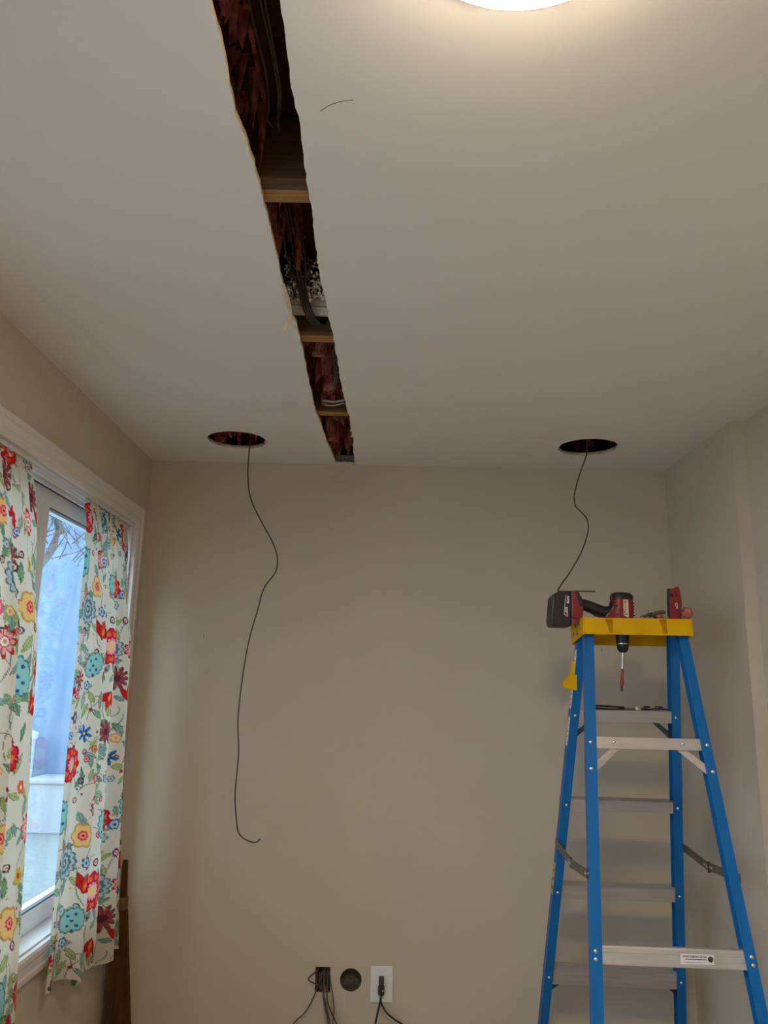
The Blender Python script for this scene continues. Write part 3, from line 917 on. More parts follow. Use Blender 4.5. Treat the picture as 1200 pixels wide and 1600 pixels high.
# ------------------------------------------------------------------ hanging wires
o = MB().tube([(-.535, 2.97, 2.56), (-.550, 2.985, 2.50), (-.556, 3.00, 2.42), (-.556, 3.00, 2.318), (-.540, 3.00, 2.22), (-.495, 3.00, 2.13), (-.442, 3.00, 2.04), (-.421, 3.00, 1.983), (-.424, 3.00, 1.925), (-.467, 3.00, 1.857), (-.487, 3.00, 1.77), (-.512, 3.00, 1.66), (-.528, 3.00, 1.53), (-.537, 3.00, 1.374), (-.527, 3.00, 1.24), (-.531, 3.00, 1.102), (-.520, 3.00, 1.01), (-.508, 3.00, .966), (-.478, 3.00, .942), (-.445, 3.00, .936), (-.430, 3.00, .948)],
             .0027, 8, 6).build('hanging_wire', 'wire', None, smooth=True)
tag(base_origin(o), 'long dark wire hanging free from the left round ceiling hole', 'wire', 'wires hanging from the ceiling holes')
o = MB().tube([(.800, 2.96, 2.56), (.799, 2.955, 2.50), (.7948, 2.95, 2.439), (.7836, 2.922, 2.3985), (.7488, 2.894, 2.317), (.7223, 2.866, 2.246), (.7094, 2.839, 2.206), (.7085, 2.811, 2.165), (.7152, 2.783, 2.144), (.7238, 2.755, 2.121),
               (.7272, 2.727, 2.094), (.7209, 2.699, 2.0555), (.7006, 2.671, 2.004), (.6735, 2.651, 1.951), (.634, 2.632, 1.891), (.599, 2.615, 1.846), (.586, 2.603, 1.8262), (.592, 2.601, 1.8228), (.62, 2.600, 1.8226), (.66, 2.599, 1.8238), (.710, 2.598, 1.8240)],
              .0024, 8, 6).build('hanging_wire', 'wire', None, smooth=True)
tag(base_origin(o), 'dark wire from the right round ceiling hole ending on top of the drill', 'wire', 'wires hanging from the ceiling holes')

# ------------------------------------------------------------------ step ladder
LX, LY, LYAW = .8315, 2.7241, -.0486
LM = Matrix.Translation((LX, LY, 0)) @ Matrix.Rotation(LYAW, 4, 'Z')
ladder = empty('step_ladder', (LX, LY, 0), 'blue fibreglass step ladder with yellow top cap and metal steps', 'ladder', None, LYAW)
ZT = 1.4146


def far(z):
    return .1732 + .0673 * (ZT - z), .34 * (ZT - z)


def near(z):
    return .1709 + .0636 * (ZT - z), -(.2452 + .2437 * (ZT - z))


def lmb():
    return MB(LM)


def rail(fn, sg, dep, z0=.012, z1=1.703):
    t_ = .004
    prof_ = [(-.018, 0), (.012, 0), (.012, dep), (-.018, dep), (-.018, dep - t_), (.008, dep - t_), (.008, t_), (-.018, t_)]
    rings = []
    for z in (z0, z1):
        u, v = fn(z)
        rings.append([(sg * (u + q[0]), v + q[1], z) for q in prof_])
    r_ = lmb().loft(rings).build('rail', 'blue', ladder)
    u, v = fn(0)
    lmb().box(sg * (u - .022), sg * (u + .016), v - .004, v + dep + .004, 0, .05).build('foot', 'black', r_, bevel=.003)
    return r_


FD, ND = .045, .038
rails = {}
for sg in (-1, 1):
    rails['f', sg] = rail(far, sg, FD)
    rails['n', sg] = rail(near, sg, ND)


def rivet(u, v, z, parent, r=.0062):
    lmb().lathe([(r, 0), (r * .9, -.0018), (r * .55, -.0034), (r * .1, -.004)], (u, v, z), 'y', 12).build('rivet', 'rivet', parent, smooth=True)


# steps (on the far frame)
for k in range(5):
    z = ZT - .305 * k
    u, v = far(z)
    hh = .019 if k < 2 else .022 if k == 2 else .026
    t_ = .0035
    d = .088
    # ribbed channel: tread plus front and rear aprons
    top = []
    nr = 9
    for i in range(nr):
        a0 = v + .005 + (d - .01) * i / nr
        wv = (d - .01) / nr
        top += [(a0, z + hh), (a0 + wv * .35, z + hh + .0018), (a0 + wv * .65, z + hh + .0018)]
    poly = [(v + .003, z - hh), (v + .003, z + hh)] + top + [(v + d, z + hh), (v + d, z - hh), (v + d - t_, z - hh), (v + d - t_, z + hh - t_), (v + .003 + t_, z + hh - t_), (v + .003 + t_, z - hh)]
    poly = [(q[0] + .0015 - .34 * (q[1] - z), q[1]) for q in poly]
    st = lmb().prism(poly, 'x', -(u + .0075 - .0673 * hh), u + .0075 - .0673 * hh).build('step', 'alu', ladder)
    for sg in (-1, 1):
        rivet(sg * (u - .004), v, z, rails['f', sg], .0055)
    if k in (0, 3, 4):
        for sg in (-1, 1):
            L_ = .065 if k == 0 else .035
            zb = z - hh
            u2, v2 = far(zb - L_ * .95)
            lmb().loft([[(sg * (u - L_ - .012), v + .020, zb + .001), (sg * (u - L_ + .006), v + .020, zb + .001), (sg * (u - L_ + .006), v + .034, zb + .001), (sg * (u - L_ - .012), v + .034, zb + .001)],
                        [(sg * (u2 - .010), v2 + .016, zb - L_ * .95), (sg * (u2 + .006), v2 + .016, zb - L_ * .95 + .010), (sg * (u2 + .006), v2 + .032, zb - L_ * .95 + .010), (sg * (u2 - .010), v2 + .032, zb - L_ * .95)]]).build('step_brace', 'braceblue', st)

# rear horizontals (on the near frame)
for z, hh in ((1.3446, .0165), (.7908, .0225), (.30, .0225)):
    u, v = near(z)
    v += .0045
    n_ = 3
    poly = [(v, z - hh), (v - .0012, z - hh * .85), (v - .0012, z - hh * .35), (v, z - hh * .28), (v, z + hh * .28), (v - .0012, z + hh * .35), (v - .0012, z + hh * .85), (v, z + hh), (v + .014, z + hh), (v + .014, z + hh - .003), (v + .003, z + hh - .003), (v + .003, z - hh + .003), (v + .014, z - hh + .003), (v + .014, z - hh)]
    if hh < .02:
        poly = [(v, z - hh), (v, z + hh), (v + .014, z + hh), (v + .014, z + hh - .003), (v + .003, z + hh - .003), (v + .003, z - hh + .003), (v + .014, z - hh + .003), (v + .014, z - hh)]
    poly = [(q[0] + .2437 * (q[1] - z), q[1]) for q in poly]
    bar = lmb().prism(poly, 'x', -(u + .0078 - .0636 * hh), u + .0078 - .0636 * hh).build('cross_bar', 'alu', ladder)
    if hh < .02:
        for sg in (-1, 1):
            rivet(sg * u, v - .0045, z, rails['n', sg])
            u2, v2 = near(1.2689)
            rivet(sg * u2, v2, 1.2689, rails['n', sg])
            rivet(sg * .104, v, z + .002, bar, .0052)
            lmb().loft([[(sg * .086, v + .004, z - hh - .0005), (sg * .108, v + .004, z - hh + .004), (sg * .108, v + .009, z - hh + .004), (sg * .086, v + .009, z - hh - .0005)],
                        [(sg * (u2 - .018), v2 + .006, 1.262), (sg * (u2 - .002), v2 + .006, 1.278), (sg * (u2 - .002), v2 + .012, 1.278), (sg * (u2 - .018), v2 + .012, 1.262)]]).build('diagonal_brace', 'alu', ladder)
    else:
        for sg in (-1, 1):
            for dz in (.0095, -.0095):
                u2, v2 = near(z + dz)
                rivet(sg * u2, v2, z + dz, rails['n', sg])
    if abs(z - .7908) < .01:
        lab = lmb().box(.018, .108, v - .0055, v - .0036, z - .0125, z + .0125).build('warning_label', 'white', bar)
        tag(lab, 'small white warning sticker')
        lmb().box(.030, .088, v - .0058, v - .0055, z - .0015, z + .0005).box(.026, .084, v - .0058, v - .0055, z - .0080, z - .0072).build('label_print', 'ink', lab)
        lmb().lathe([(.0075, 0), (.0075, -.0004), (.0058, -.0004), (.0058, 0)], (.0985, v - .0055, z + .001), 'y', 20).build('label_symbol', 'ink', lab)
        lmb().loft([[(.0940, v - .0059, z - .0040), (.0955, v - .0059, z - .0052), (.1030, v - .0059, z + .006), (.1016, v - .0059, z + .0070)], [(.0940, v - .0055, z - .0040), (.0955, v - .0055, z - .0052), (.1030, v - .0055, z + .006), (.1016, v - .0055, z + .0070)]]).build('label_symbol', 'ink', lab)
        cu = bpy.data.curves.new('txt', 'FONT')
        cu.body = 'DO NOT CLIMB BACK SECTION'
        cu.size = .0062
        cu.extrude = .0002
        cu.offset = .00012
        to = bpy.data.objects.new('txt', cu)
        COL.objects.link(to)
        bpy.context.view_layer.update()
        me = bpy.data.meshes.new_from_object(to.evaluated_get(bpy.context.evaluated_depsgraph_get()))
        bpy.data.objects.remove(to, do_unlink=True)
        xs = [q.co.x for q in me.vertices]
        sc = .064 / (max(xs) - min(xs))
        for q in me.vertices:
            q.co = LM @ Vector((.024 + q.co.x * sc, v - .0057 - q.co.z, z + .0042 + q.co.y * 1.1))
        me.materials.clear()
        link_mesh('label_print', me, lab, [M['ink']])

# spreaders
for sg in (-1, 1):
    uf, vf = far(.975)
    un, vn = near(.985)
    A = Vector((sg * (uf + .0145), vf + .020, .975))
    B = Vector((sg * (un + .0145), vn + .018, .985))
    mid = A.lerp(B, .52) + Vector((0, 0, -.016))
    for (p0, p1, off) in ((A, mid, 0), (mid, B, .0032)):
        d = (p1 - p0).normalized()
        upv = Vector((0, 0, 1)) - d * d.z
        upv.normalize()
        h = .0125
        s_ = Vector((sg * .0014, 0, 0))
        o_ = Vector((sg * off, 0, 0))
        e0, e1 = p0 - d * .008 + o_, p1 + d * .007 + o_
        bar = lmb().loft([[e0 - upv * h - s_, e0 + upv * h - s_, e0 + upv * h + s_, e0 - upv * h + s_], [e1 - upv * h - s_, e1 + upv * h - s_, e1 + upv * h + s_, e1 - upv * h + s_]]).build('spreader_bar', 'zinc', ladder)
        c_ = mid + o_ - d * .004
        for cc in ([p0 + o_] if off == 0 else [p1 + o_]) + [c_, c_ - d * .022 if off == 0 else c_ + d * .022]:
            lmb().lathe([(.0048, -sg * .006), (.0048, sg * .0035), (.002, sg * .005)], (cc.x, cc.y, cc.z), 'x', 10).build('pivot_pin', 'rivet', bar)
    # step edge of the folding joint
    lmb().box(mid.x - .004, mid.x + .004, mid.y - .0022, mid.y + .0022, mid.z - .016, mid.z + .016).build('joint_tab', 'black', ladder)

# stickers and hook on the outer web of the far left rail
def web_patch(z0, z1, a, b, name, material, thick=.0008, parent=None):
    rings = []
    for z in (z0, z1):
        u, v = far(z)
        x_ = -(u + .012)
        rings.append([(x_, v + a, z), (x_ - thick, v + a, z), (x_ - thick, v + b, z), (x_, v + b, z)])
    return lmb().loft(rings).build(name, material, parent or rails['f', -1])


for (z0, z1) in ((1.530, 1.632), (1.438, 1.510), (1.312, 1.408)):
    st = web_patch(z0, z1, .003, .036, 'sticker', 'white')
    nline = int((z1 - z0) / .018)
    for i in range(nline):
        zz = z0 + .010 + i * .018
        web_patch(zz, zz + .004, .010, .026, 'sticker_print', 'cablegrey', .0012, st)
st = web_patch(.795, .905, .004, .036, 'sticker', 'yellowlabel')
for zz in (.812, .842, .872):
    web_patch(zz, zz + .012, .010, .030, 'sticker_print', 'wirebrown', .0012, st)
u, v = far(1.55)
hk = lmb()
hook_poly = [(-.0, 1.596), (.010, 1.598), (.012, 1.574), (.020, 1.552), (.042, 1.524), (.041, 1.510), (.016, 1.502), (-.003, 1.500), (-.004, 1.552), (.0, 1.574)]
hk.loft([[(-(u + .012) - q[0] + .004, v + a, q[1] - .002) for q in hook_poly] for a in (.0, .004, .022, .026)])
tag(hk.build('tool_hook', 'yellow', ladder, bevel=.0015), 'yellow plastic hook on the left rail')

# yellow cap
VF, VB = -.205, -.012
ZCAP = 1.7305
UH = .170
cap = lmb()
capobj_loops = [[(-UH, VF + .004), (UH, VF + .004), (UH + .004, VB), (-UH - .004, VB)], circle(-.030, -.115, .031, 28), [(-.118, -.145), (-.086, -.145), (-.086, -.075), (-.118, -.075)], circle(.075, -.140, .009, 14), circle(.075, -.085, .012, 14), circle(.118, -.06, .007, 12)]
cap_o = sheet('top_cap', capobj_loops, .006, lambda x, y, z: LM @ Vector((x, y, ZCAP - .003 + z)), ['yellow'], parent=ladder)
cap_o.location = (0, 0, 0)
# front skirt with two tapered notches and a slot
sk = [[(-UH, 1.677), (UH, 1.677), (UH - .001, ZCAP), (UH * .62, ZCAP), (UH * .60, ZCAP - .0), (-UH + .001, ZCAP)],
      [(-.103, ZCAP - .002), (-.0905, 1.682), (-.0805, 1.682), (-.078, ZCAP - .002)],
      [(.069, ZCAP - .002), (.0805, 1.682), (.0925, 1.682), (.0925, ZCAP - .002)]]
sheet('front_skirt', sk, .005, lambda x, y, z: LM @ Vector((x, VF + .0025 - z - .004 * (ZCAP - y) / .05, y)), ['yellow'], parent=cap_o)
for (a, b) in ((-.106, -.075), (.066, .096)):
    lmb().box(a, b, VF + .016, VF + .020, 1.679, ZCAP - .003).build('notch_back', 'yellow', cap_o)
lmb().box(-.006, .013, VF - .0075, VF + .001, 1.678, 1.6885).build('slot_tab', 'yellow', cap_o, bevel=.001)
# sides, back
for sg in (-1, 1):
    lmb().loft([[(sg * UH, VF, 1.677), (sg * (UH + .003), VB, 1.655), (sg * (UH + .004), VB, ZCAP), (sg * UH, VF + .002, ZCAP)],
                [(sg * (UH + .005), VF, 1.677), (sg * (UH + .008), VB, 1.652), (sg * (UH + .008), VB, ZCAP), (sg * (UH + .004), VF + .002, ZCAP)]]).build('side_skirt', 'yellow', cap_o)
    for (vv, zz) in ((-.15, 1.708), (-.10, 1.705), (-.125, 1.678), (-.06, 1.676)):
        lmb().loft([[(sg * (UH + .0055), vv, zz), (sg * (UH + .0055), vv + .010, zz), (sg * (UH + .0055), vv + .010, zz + .016), (sg * (UH + .0055), vv, zz + .016)],
                    [(sg * (UH + .0085), vv, zz), (sg * (UH + .0085), vv + .010, zz), (sg * (UH + .0085), vv + .010, zz + .016), (sg * (UH + .0085), vv, zz + .016)]]).build('slot_mark', 'plierbrown', cap_o)
lmb().box(-UH - .006, UH + .006, VB - .005, VB, 1.652, ZCAP).build('back_skirt', 'yellow', cap_o)
lmb().box(-UH + .002, UH - .002, VF + .011, VF + .014, 1.720, ZCAP - .004).build('cap_rib', 'yellow', cap_o)

# ------------------------------------------------------------------ cordless drill, nose down in the cap
DXc, DYc = .805, 2.612
drill = empty('cordless_drill', (DXc, DYc, ZCAP), 'red and black cordless drill standing nose down in the yellow cap', 'drill')


def rrect(hx, hy, r, n=4):
    pts = []
    for cx, cy, a0 in ((hx - r, hy - r, 0), (-hx + r, hy - r, 90), (-hx + r, -hy + r, 180), (hx - r, -hy + r, 270)):
        for k in range(n + 1):
            a = math.radians(a0 + 90 * k / n)
            pts.append((cx + math.cos(a) * r, cy + math.sin(a) * r))
    return pts


def stack(c_list, name, material, parent=drill, axis='z'):
    """loft rounded rectangles: (pos along axis, cx, cy, half1, half2, radius)"""
    rings = []
    for (h, cx, cy, hx, hy, r) in c_list:
        ring = []
        for q in rrect(hx, hy, r):
            if axis == 'z':
                ring.append((cx + q[0], cy + q[1], h))
            else:
                ring.append((h, cx + q[0], cy + q[1]))
        rings.append(ring)
    return MB().loft(rings).build(name, material, parent, smooth=True)


# motor housing, slightly tapering upward
mh = stack([(1.7315, .800, DYc, .034, .031, .022), (1.745, .800, DYc, .0355, .033, .022), (1.785, .801, DYc, .0345, .033, .022), (1.800, .802, DYc, .0335, .032, .022)], 'motor_housing', 'red')
stack([(1.8003, .801, DYc, .0355, .034, .022), (1.812, .801, DYc, .035, .0335, .022), (1.820, .799, DYc, .030, .029, .020), (1.8225, .797, DYc, .022, .022, .016)], 'rear_cap', 'black')
# side plate: silver maker's label with orange block and dark print
FYD = DYc - .0335
MB().loft([[(.7955, FYD - .0012, 1.744), (.813, FYD - .0012, 1.737), (.813, FYD + .004, 1.737), (.7955, FYD + .004, 1.744)], [(.797, FYD - .0012, 1.797), (.8125, FYD - .0012, 1.797), (.8125, FYD + .004, 1.797), (.797, FYD + .004, 1.797)]]).build('name_plate', 'silver', mh)
MB().box(.800, .8065, FYD - .0018, FYD - .001, 1.783, 1.793).build('plate_mark', 'orange', mh)
for (z_, a, b) in ((1.747, .798, .808), (1.753, .797, .803), (1.761, .800, .8045), (1.769, .7995, .804), (1.776, .801, .805)):
    MB().box(a, b, FYD - .0017, FYD - .001, z_, z_ + .003).build('plate_print', 'wirebrown', mh)
for k in range(5):
    MB().box(.827, .8365, DYc - .022, DYc - .010, 1.744 + k * .010, 1.748 + k * .010).build('vent_slot', 'black', mh)
for (x_, z_) in ((.776, 1.748), (.774, 1.775), (.783, 1.762)):
    MB().lathe([(.003, 0), (.003, -.001), (.0015, -.0012)], (x_, FYD + .0025, z_), 'y', 8).build('screw', 'black', mh)
# lower housing bridging to the grip
MB().prism([(.735, 1.735), (.775, 1.7325), (.775, 1.790), (.762, 1.770), (.745, 1.752)], 'y', DYc - .021, DYc + .021).build('trigger_housing', 'red', drill, bevel=.006)
MB().tube([(.655, DYc, 1.783), (.672, DYc, 1.780), (.695, DYc, 1.773), (.720, DYc, 1.763), (.745, DYc, 1.757), (.772, DYc, 1.766), (.782, DYc, 1.788)], lambda t: .0195 + .002 * math.sin(t * 3.1) + .003 * max(0, t - .8) * 5, 14, 5, .92).build('grip', 'black', drill, smooth=True)
MB().prism([(.705, 1.7445), (.730, 1.7365), (.742, 1.737), (.742, 1.757), (.715, 1.759)], 'y', DYc - .011, DYc + .011).build('trigger', 'black', drill, bevel=.003)
# foot
ft = MB().prism([(.624, 1.820), (.640, 1.820), (.646, 1.803), (.660, 1.797), (.664, 1.762), (.660, 1.735), (.648, 1.722), (.640, 1.712), (.622, 1.708)], 'y', DYc - .036, DYc + .036).build('foot', 'red', drill, bevel=.004)
MB().prism([(.6405, 1.822), (.648, 1.820), (.660, 1.798), (.658, 1.772), (.648, 1.770), (.643, 1.795)], 'y', DYc - .0365, DYc + .0365).build('foot_pad', 'black', ft, bevel=.002)
MB().prism([(.626, 1.728), (.643, 1.722), (.638, 1.714), (.626, 1.711)], 'y', DYc - .0385, DYc - .034).build('release_button', 'reddark', ft, bevel=.001)
MB().prism([(.622, 1.736), (.660, 1.727), (.660, 1.7245), (.622, 1.7325)], 'y', DYc - .0368, DYc + .0368).build('foot_seam', 'black', ft)
# battery
ba = MB().prism([(.569, 1.811), (.582, 1.820), (.6235, 1.820), (.6235, 1.706), (.612, 1.702), (.562, 1.703), (.553, 1.709), (.552, 1.725), (.560, 1.800)], 'y', DYc - .039, DYc + .039).build('battery', 'batt', drill, bevel=.007)
FB = DYc - .039
for k in range(4):
    xx = .5635 + k * .0065
    MB().prism([(xx + .003, 1.803), (xx + .0055, 1.803), (xx + .001, 1.722), (xx - .0015, 1.722)], 'y', FB - .0012, FB + .003).build('battery_rib', 'batt', ba)
MB().loft([[(.6075, FB - .001, 1.780), (.6145, FB - .001, 1.780), (.6145, FB + .001, 1.780), (.6075, FB + .001, 1.780)], [(.609, FB - .001, 1.8035), (.6155, FB - .001, 1.8035), (.6155, FB + .001, 1.8035), (.609, FB + .001, 1.8035)]]).build('battery_mark', 'white', ba)
MB().box(.6095, .6125, FB - .0015, FB - .0008, 1.785, 1.793).box(.611, .6135, FB - .0015, FB - .0008, 1.795, 1.800).build('battery_print', 'reddark', ba)
MB().tube([(.606, FB - .0005, 1.805), (.604, FB - .0005, 1.800), (.5985, FB - .0005, 1.752), (.600, FB - .0005, 1.742), (.606, FB - .0005, 1.736)], .0009, 6, 5).build('battery_line', 'white', ba)
MB().box(.607, .6095, FB - .001, FB + .001, 1.737, 1.768).build('battery_mark', 'white', ba)
MB().box(.6025, .6055, FB - .001, FB + .001, 1.750, 1.768).build('battery_mark', 'white', ba)
MB().box(.6025, .6060, FB - .001, FB + .001, 1.739, 1.748).build('battery_print', 'reddark', ba)
# chuck and bit below the cap
ck = MB()
cx_ = .8005
ck.lathe([(.0225, .0), (.0225, -.050), (.0215, -.062), (.020, -.080), (.0165, -.096), (.010, -.103), (.004, -.104)], (cx_ - .002, DYc, 1.7275), 'z', 24)
cko = ck.build('chuck', 'black', drill, smooth=True)
MB().lathe([(.0216, 0), (.0220, -.002), (.0213, -.004)], (cx_ - .002, DYc, 1.655), 'z', 24).build('chuck_ring', 'steel', cko, smooth=True)
MB().tube([(.7985, DYc, 1.626), (.7965, DYc, 1.605), (.794, DYc, 1.570)], lambda t: .0052 - .0012 * min(1, t * 3), 10, 4).build('bit_holder', 'steel', drill, smooth=True)
MB().tube([(.794, DYc, 1.571), (.7925, DYc, 1.548), (.7915, DYc, 1.541)], lambda t: .0042 + .0004 * t, 10, 4).build('bit_sleeve', 'reddark', drill, smooth=True)
MB().tube([(.7915, DYc, 1.541), (.791, DYc, 1.532), (.790, DYc, 1.522), (.7895, DYc, 1.517)], lambda t: .004 + .0024 * math.sin(t * math.pi), 10, 4).build('bit_tip', 'reddark', drill, smooth=True)
MB().lathe([(.003, .017), (.0048, .012), (.003, .009), (.0045, .005), (.0006, -.004)], (.789, DYc, 1.5), 'z', 10).build('screw_tip', 'cable', drill, smooth=True)

# ------------------------------------------------------------------ red tool, pliers, tuft and crumbs on the cap
def cap_pt(u, v, z):
    return LM @ Vector((u, v, z))


rt = empty('utility_knife', cap_pt(.142, -.125, ZCAP), 'red folding hand tool standing upright at the right end of the cap', 'hand tool')
mb = lmb()
mb.prism([(.1265, ZCAP + .0003), (.1635, ZCAP + .0003), (.1650, 1.766), (.1630, 1.776), (.1665, 1.7775), (.1670, 1.800), (.1625, 1.834), (.1585, 1.8435), (.1490, 1.8435), (.1470, 1.838), (.1300, 1.838), (.1290, 1.825), (.1268, 1.800)], 'y', -.140, -.122)
mb.build('handle', 'red', rt, bevel=.002)
lmb().prism([(.1215, ZCAP + .0003), (.1262, ZCAP + .0003), (.1266, 1.800), (.1288, 1.8365), (.1245, 1.8365), (.1225, 1.800)], 'y', -.138, -.124).build('spine', 'black', rt)
lmb().lathe([(.0075, 0), (.0075, -.0014), (.006, -.002)], (.1318, -.1398, 1.8145), 'y', 16).build('thumb_stud', 'black', rt, smooth=True)
for (uu, zz) in ((.1455, 1.824), (.1485, 1.8145)):
    lmb().lathe([(.003, 0), (.003, -.0012), (.001, -.0014)], (uu, -.1398, zz), 'y', 10).build('screw', 'black', rt)
lmb().loft([[(.1440, -.1408, 1.786), (.1455, -.1408, 1.787), (.1490, -.1408, 1.770), (.1475, -.1408, 1.769)], [(.1440, -.1396, 1.786), (.1455, -.1396, 1.787), (.1490, -.1396, 1.770), (.1475, -.1396, 1.769)]]).box(.1505, .1520, -.1408, -.1396, 1.770, 1.786).box(.1455, .1510, -.1408, -.1396, 1.7865, 1.789).build('logo_mark', 'white', rt)

pl = empty('pliers', cap_pt(.09, -.10, ZCAP), 'dusty brown pliers lying on the cap beside the red tool', 'pliers')
mb = lmb()
mb.tube([(.040, -.095, 1.744), (.060, -.093, 1.748), (.078, -.09, 1.752)], lambda t: .0035 + .006 * t, 8, 4)
mb.build('jaw', 'plierbrown', pl, smooth=True)
lmb().tube([(.078, -.093, 1.7525), (.098, -.096, 1.760), (.122, -.100, 1.762)], .0065, 8, 4).build('handle', 'plierbrown', pl, smooth=True)
lmb().tube([(.078, -.089, 1.7500), (.100, -.082, 1.745), (.122, -.078, 1.742)], .0065, 8, 4).build('handle', 'plierbrown', pl, smooth=True)
lmb().tube([(.073, -.102, 1.752), (.073, -.082, 1.752)], .008, 10).build('pivot', 'cable', pl, smooth=True)
lmb().tube([(.066, -.098, 1.752), (.0665, -.098, 1.768)], .0012, 6).build('spring_wire', 'plierbrown', pl)


def tuft(name, c, r, seed, label, material='pink', sq=(1, 1, 1)):
    bm = bmesh.new()
    bmesh.ops.create_icosphere(bm, subdivisions=3, radius=1)
    for v in bm.verts:
        n = v.co.normalized()
        d = 1 + .45 * noise.noise(n * 1.8 + Vector((seed, 0, 0))) + .30 * noise.noise(n * 4.5 + Vector((0, seed, 0)))
        v.co = Vector((n.x * d * r * sq[0], n.y * d * r * sq[1], n.z * d * r * sq[2]))
    lo = min(v.co.z for v in bm.verts)
    for v in bm.verts:
        v.co.z -= lo
    me = bpy.data.meshes.new(name)
    bm.to_mesh(me)
    bm.free()
    for p_ in me.polygons:
        p_.use_smooth = True
    o_ = link_mesh(name, me, None, [M[material]])
    o_.location = c
    return o_


tag(tuft('insulation_tuft', cap_pt(.1790, -.150, ZCAP), .0165, 2, '', 'pink', (1.0, .8, 1.15)), 'pink insulation tuft beside the red tool on the cap', 'insulation')
tag(tuft('insulation_tuft', cap_pt(.078, -.187, ZCAP), .0085, 5, '', 'pink', (1.2, .9, .8)), 'small pink insulation tuft at the right notch of the cap', 'insulation')
crumbs = [(.030, -.150, .006), (.040, -.16, .0045), (.052, -.14, .006), (.095, -.165, .008), (.107, -.155, .0085), (.058, -.165, .005), (.020, -.165, .004)]
crumb_labels = ['tan plaster crumb on the cap, second from the drill', 'small tan plaster crumb on the cap, third from the drill', 'tan plaster crumb on the cap just below the pliers jaw tip', 'large tan plaster crumb on the cap, left one beside the red tool', 'largest tan plaster crumb on the cap, touching distance from the red tool', 'small tan plaster crumb near the cap front under the pliers jaw', 'smallest tan plaster crumb on the cap, nearest the drill']
for i, (u, v, r_) in enumerate(crumbs):
    o = tuft('plaster_crumb', cap_pt(u, v, ZCAP), r_, 10 + i, '', 'crumb', (1, 1, .75))
    tag(o, crumb_labels[i], 'debris', 'plaster crumbs on the ladder cap')

# ------------------------------------------------------------------ tools on the top step
ZS = ZT + .019 + .002
bp = empty('wire_strippers', LM @ Vector((-.03, .03, ZS)), 'black handled pliers with steel jaws lying on the top ladder step', 'pliers')
lmb().prism([(-.120, ZS + .0085), (.004, ZS + .0065), (.004, ZS + .0115), (-.030, ZS + .0135), (-.120, ZS + .0175)], 'y', .020, .034).build('handle', 'black', bp, bevel=.002)
lmb().prism([(-.120, ZS), (.004, ZS), (.004, ZS + .0040), (-.030, ZS + .0045), (-.120, ZS + .0080)], 'y', .022, .036).build('handle', 'black', bp, bevel=.002)
lmb().tube([(-.018, .028, ZS + .006), (.02, .028, ZS + .005), (.050, .028, ZS + .005)], .0035, 8, 3).build('jaw', 'steel', bp, smooth=True)
lmb().tube([(-.018, .032, ZS + .0035), (.02, .032, ZS + .003), (.050, .032, ZS + .0032)], .003, 8, 3).build('jaw', 'steel', bp, smooth=True)
lmb().lathe([(.006, -.006), (.007, 0), (.006, .006)], (.046, .030, ZS + .0065), 'y', 12).build('pivot', 'steel', bp, smooth=True)
kr = empty('drill_bit_set', LM @ Vector((.1, .03, ZS)), 'small heap of shiny steel bits at the right end of the top step', 'drill bits')
for i, (u0, v0, u1, v1, h, mt_) in enumerate(((.062, .030, .098, .026, .0045, 'cable'), (.070, .036, .106, .040, .0040, 'cable'), (.098, .026, .130, .030, .0050, 'steel'), (.104, .034, .142, .034, .0045, 'steel'), (.118, .022, .150, .026, .0050, 'steel'), (.108, .030, .136, .024, .0120, 'steel'), (.072, .030, .094, .034, .0115, 'cable'))):
    lmb().tube([(u0, v0, ZS + h), ((u0 + u1) / 2, (v0 + v1) / 2, ZS + h), (u1, v1, ZS + h)], lambda t: .0042 if t < .6 else .0026, 6).build('bit', mt_, kr)

# ------------------------------------------------------------------ outlet, plug, wall cables
ol = empty('outlet_plate', (.0215, YB - .003, .33), 'white wall outlet plate with a black plug in it', 'outlet')
MB().box(-.021, .064, YB - .0065, YB - .0002, .3315, .4565).build('cover_plate', 'plate', ol, bevel=.0035)
MB().box(.003, .040, YB - .0080, YB - .0062, .360, .428).build('receptacle', 'plate', ol, bevel=.001)
pg = empty('power_plug', (.021, YB - .03, .40), 'upper black plug pushed into the outlet plate', 'plug', 'plugs in the wall outlet')
MB().loft([[(.011, YB - .0082, .398), (.031, YB - .0082, .398), (.031, YB - .0082, .424), (.011, YB - .0082, .424)], [(.012, YB - .030, .397), (.030, YB - .030, .397), (.030, YB - .030, .423), (.012, YB - .030, .423)], [(.016, YB - .036, .384), (.026, YB - .036, .384), (.026, YB - .036, .400), (.016, YB - .036, .400)]]).build('plug_body', 'black', pg, bevel=.002)
MB().tube([(.021, YB - .034, .393), (.0205, YB - .042, .370), (.017, YB - .044, .345), (.008, YB - .042, .305), (.001, YB - .040, .262), (-.004, YB - .04, .15), (-.02, YB - .06, .03), (-.06, YB - .09, .006), (-.14, YB - .12, .006)], .0036, 8, 6).build('cord', 'black', pg, smooth=True)
pg = empty('power_plug', (.021, YB - .03, .37), 'lower black plug with a pale dot in the outlet plate', 'plug', 'plugs in the wall outlet')
MB().loft([[(.0085, YB - .0082, .366), (.0335, YB - .0082, .366), (.0335, YB - .0082, .392), (.0085, YB - .0082, .392)], [(.0095, YB - .026, .365), (.0325, YB - .026, .365), (.0325, YB - .026, .391), (.0095, YB - .026, .391)], [(.016, YB - .032, .362), (.027, YB - .032, .362), (.027, YB - .032, .378), (.016, YB - .032, .378)]]).build('plug_body', 'black', pg, bevel=.002)
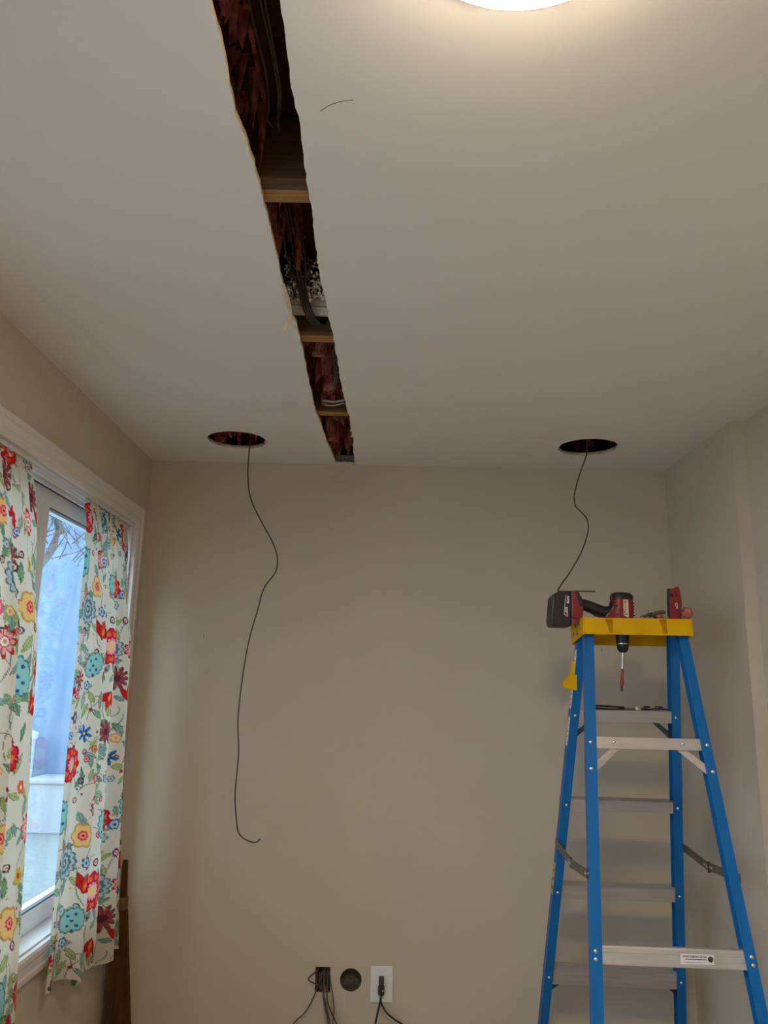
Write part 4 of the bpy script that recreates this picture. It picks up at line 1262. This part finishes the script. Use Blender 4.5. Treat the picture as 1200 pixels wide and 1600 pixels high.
MB().lathe([(.0035, 0), (.0035, -.0012), (.002, -.0016)], (.026, YB - .0315, .3800), 'y', 12).build('dot', 'white', pg)
MB().tube([(.021, YB - .030, .370), (.020, YB - .036, .352), (.026, YB - .036, .332), (.045, YB - .034, .306), (.075, YB - .034, .285), (.106, YB - .036, .268), (.135, YB - .04, .24), (.155, YB - .05, .12), (.16, YB - .08, .006), (.22, YB - .14, .006)], .0036, 8, 6).build('cord', 'black', pg, smooth=True)

rg_ = random.Random(4)
wc = [
    ('brown wire looping out to the left of the square wall opening', [(-.205, YB + .05, .47), (-.222, YB + .005, .436), (-.232, YB - .006, .430), (-.248, YB - .020, .421), (-.2545, YB - .025, .413), (-.247, YB - .022, .403), (-.228, YB - .014, .393), (-.214, YB - .012, .384), (-.200, YB - .02, .372), (-.192, YB - .03, .355), (-.178, YB - .035, .31), (-.167, YB - .038, .265), (-.15, YB - .04, .12), (-.15, YB - .06, .006), (-.2, YB - .12, .005)], .0026),
    ('brown wire leaving the square wall opening toward the lower left', [(-.195, YB + .05, .46), (-.205, YB + .01, .42), (-.222, YB - .004, .375), (-.230, YB - .020, .357), (-.245, YB - .028, .328), (-.268, YB - .032, .296), (-.300, YB - .034, .268), (-.34, YB - .036, .20), (-.36, YB - .05, .03), (-.40, YB - .10, .005)], .0025),
    ('thick dark wire hanging straight down from the square wall opening', [(-.200, YB + .05, .46), (-.198, YB + .01, .42), (-.196, YB - .012, .372), (-.194, YB - .026, .352), (-.186, YB - .032, .315), (-.174, YB - .035, .265), (-.166, YB - .04, .12), (-.17, YB - .08, .006), (-.16, YB - .16, .006)], .0032),
    ('dark wire bending to the right below the square wall opening', [(-.184, YB + .05, .47), (-.184, YB + .01, .43), (-.183, YB - .012, .37), (-.180, YB - .026, .340), (-.164, YB - .034, .305), (-.140, YB - .036, .262), (-.10, YB - .04, .15), (-.09, YB - .07, .006), (-.05, YB - .14, .006)], .0030),
    ('thin brown wire at the right edge of the square wall opening', [(-.178, YB + .05, .46), (-.177, YB + .01, .43), (-.172, YB - .010, .400), (-.166, YB - .022, .380), (-.158, YB - .028, .345), (-.154, YB - .032, .310), (-.157, YB - .034, .268), (-.158, YB - .045, .15), (-.13, YB - .09, .005), (-.10, YB - .19, .005)], .0023),
]
for lab_, pts_, r_ in wc:
    o = MB().tube(pts_, r_, 8, 6).build('wall_wire', 'wirebrown', None, smooth=True)
    tag(base_origin(o), lab_, 'wire', 'wires from the square wall opening')
o = tuft('insulation_tuft', (-.190, YB + .006, .352), .009, 21, '', 'pink', (1.0, .7, 1.2))
tag(o, 'pink insulation tuft at the bottom of the square wall opening', 'insulation')
o = MB().box(-.222, .153, YB + .055, YB + .098, .22, .60).build('wall_batt', 'streak', None)
tag(base_origin(o), 'brownish grey insulation backing seen inside the round wall opening', 'insulation')
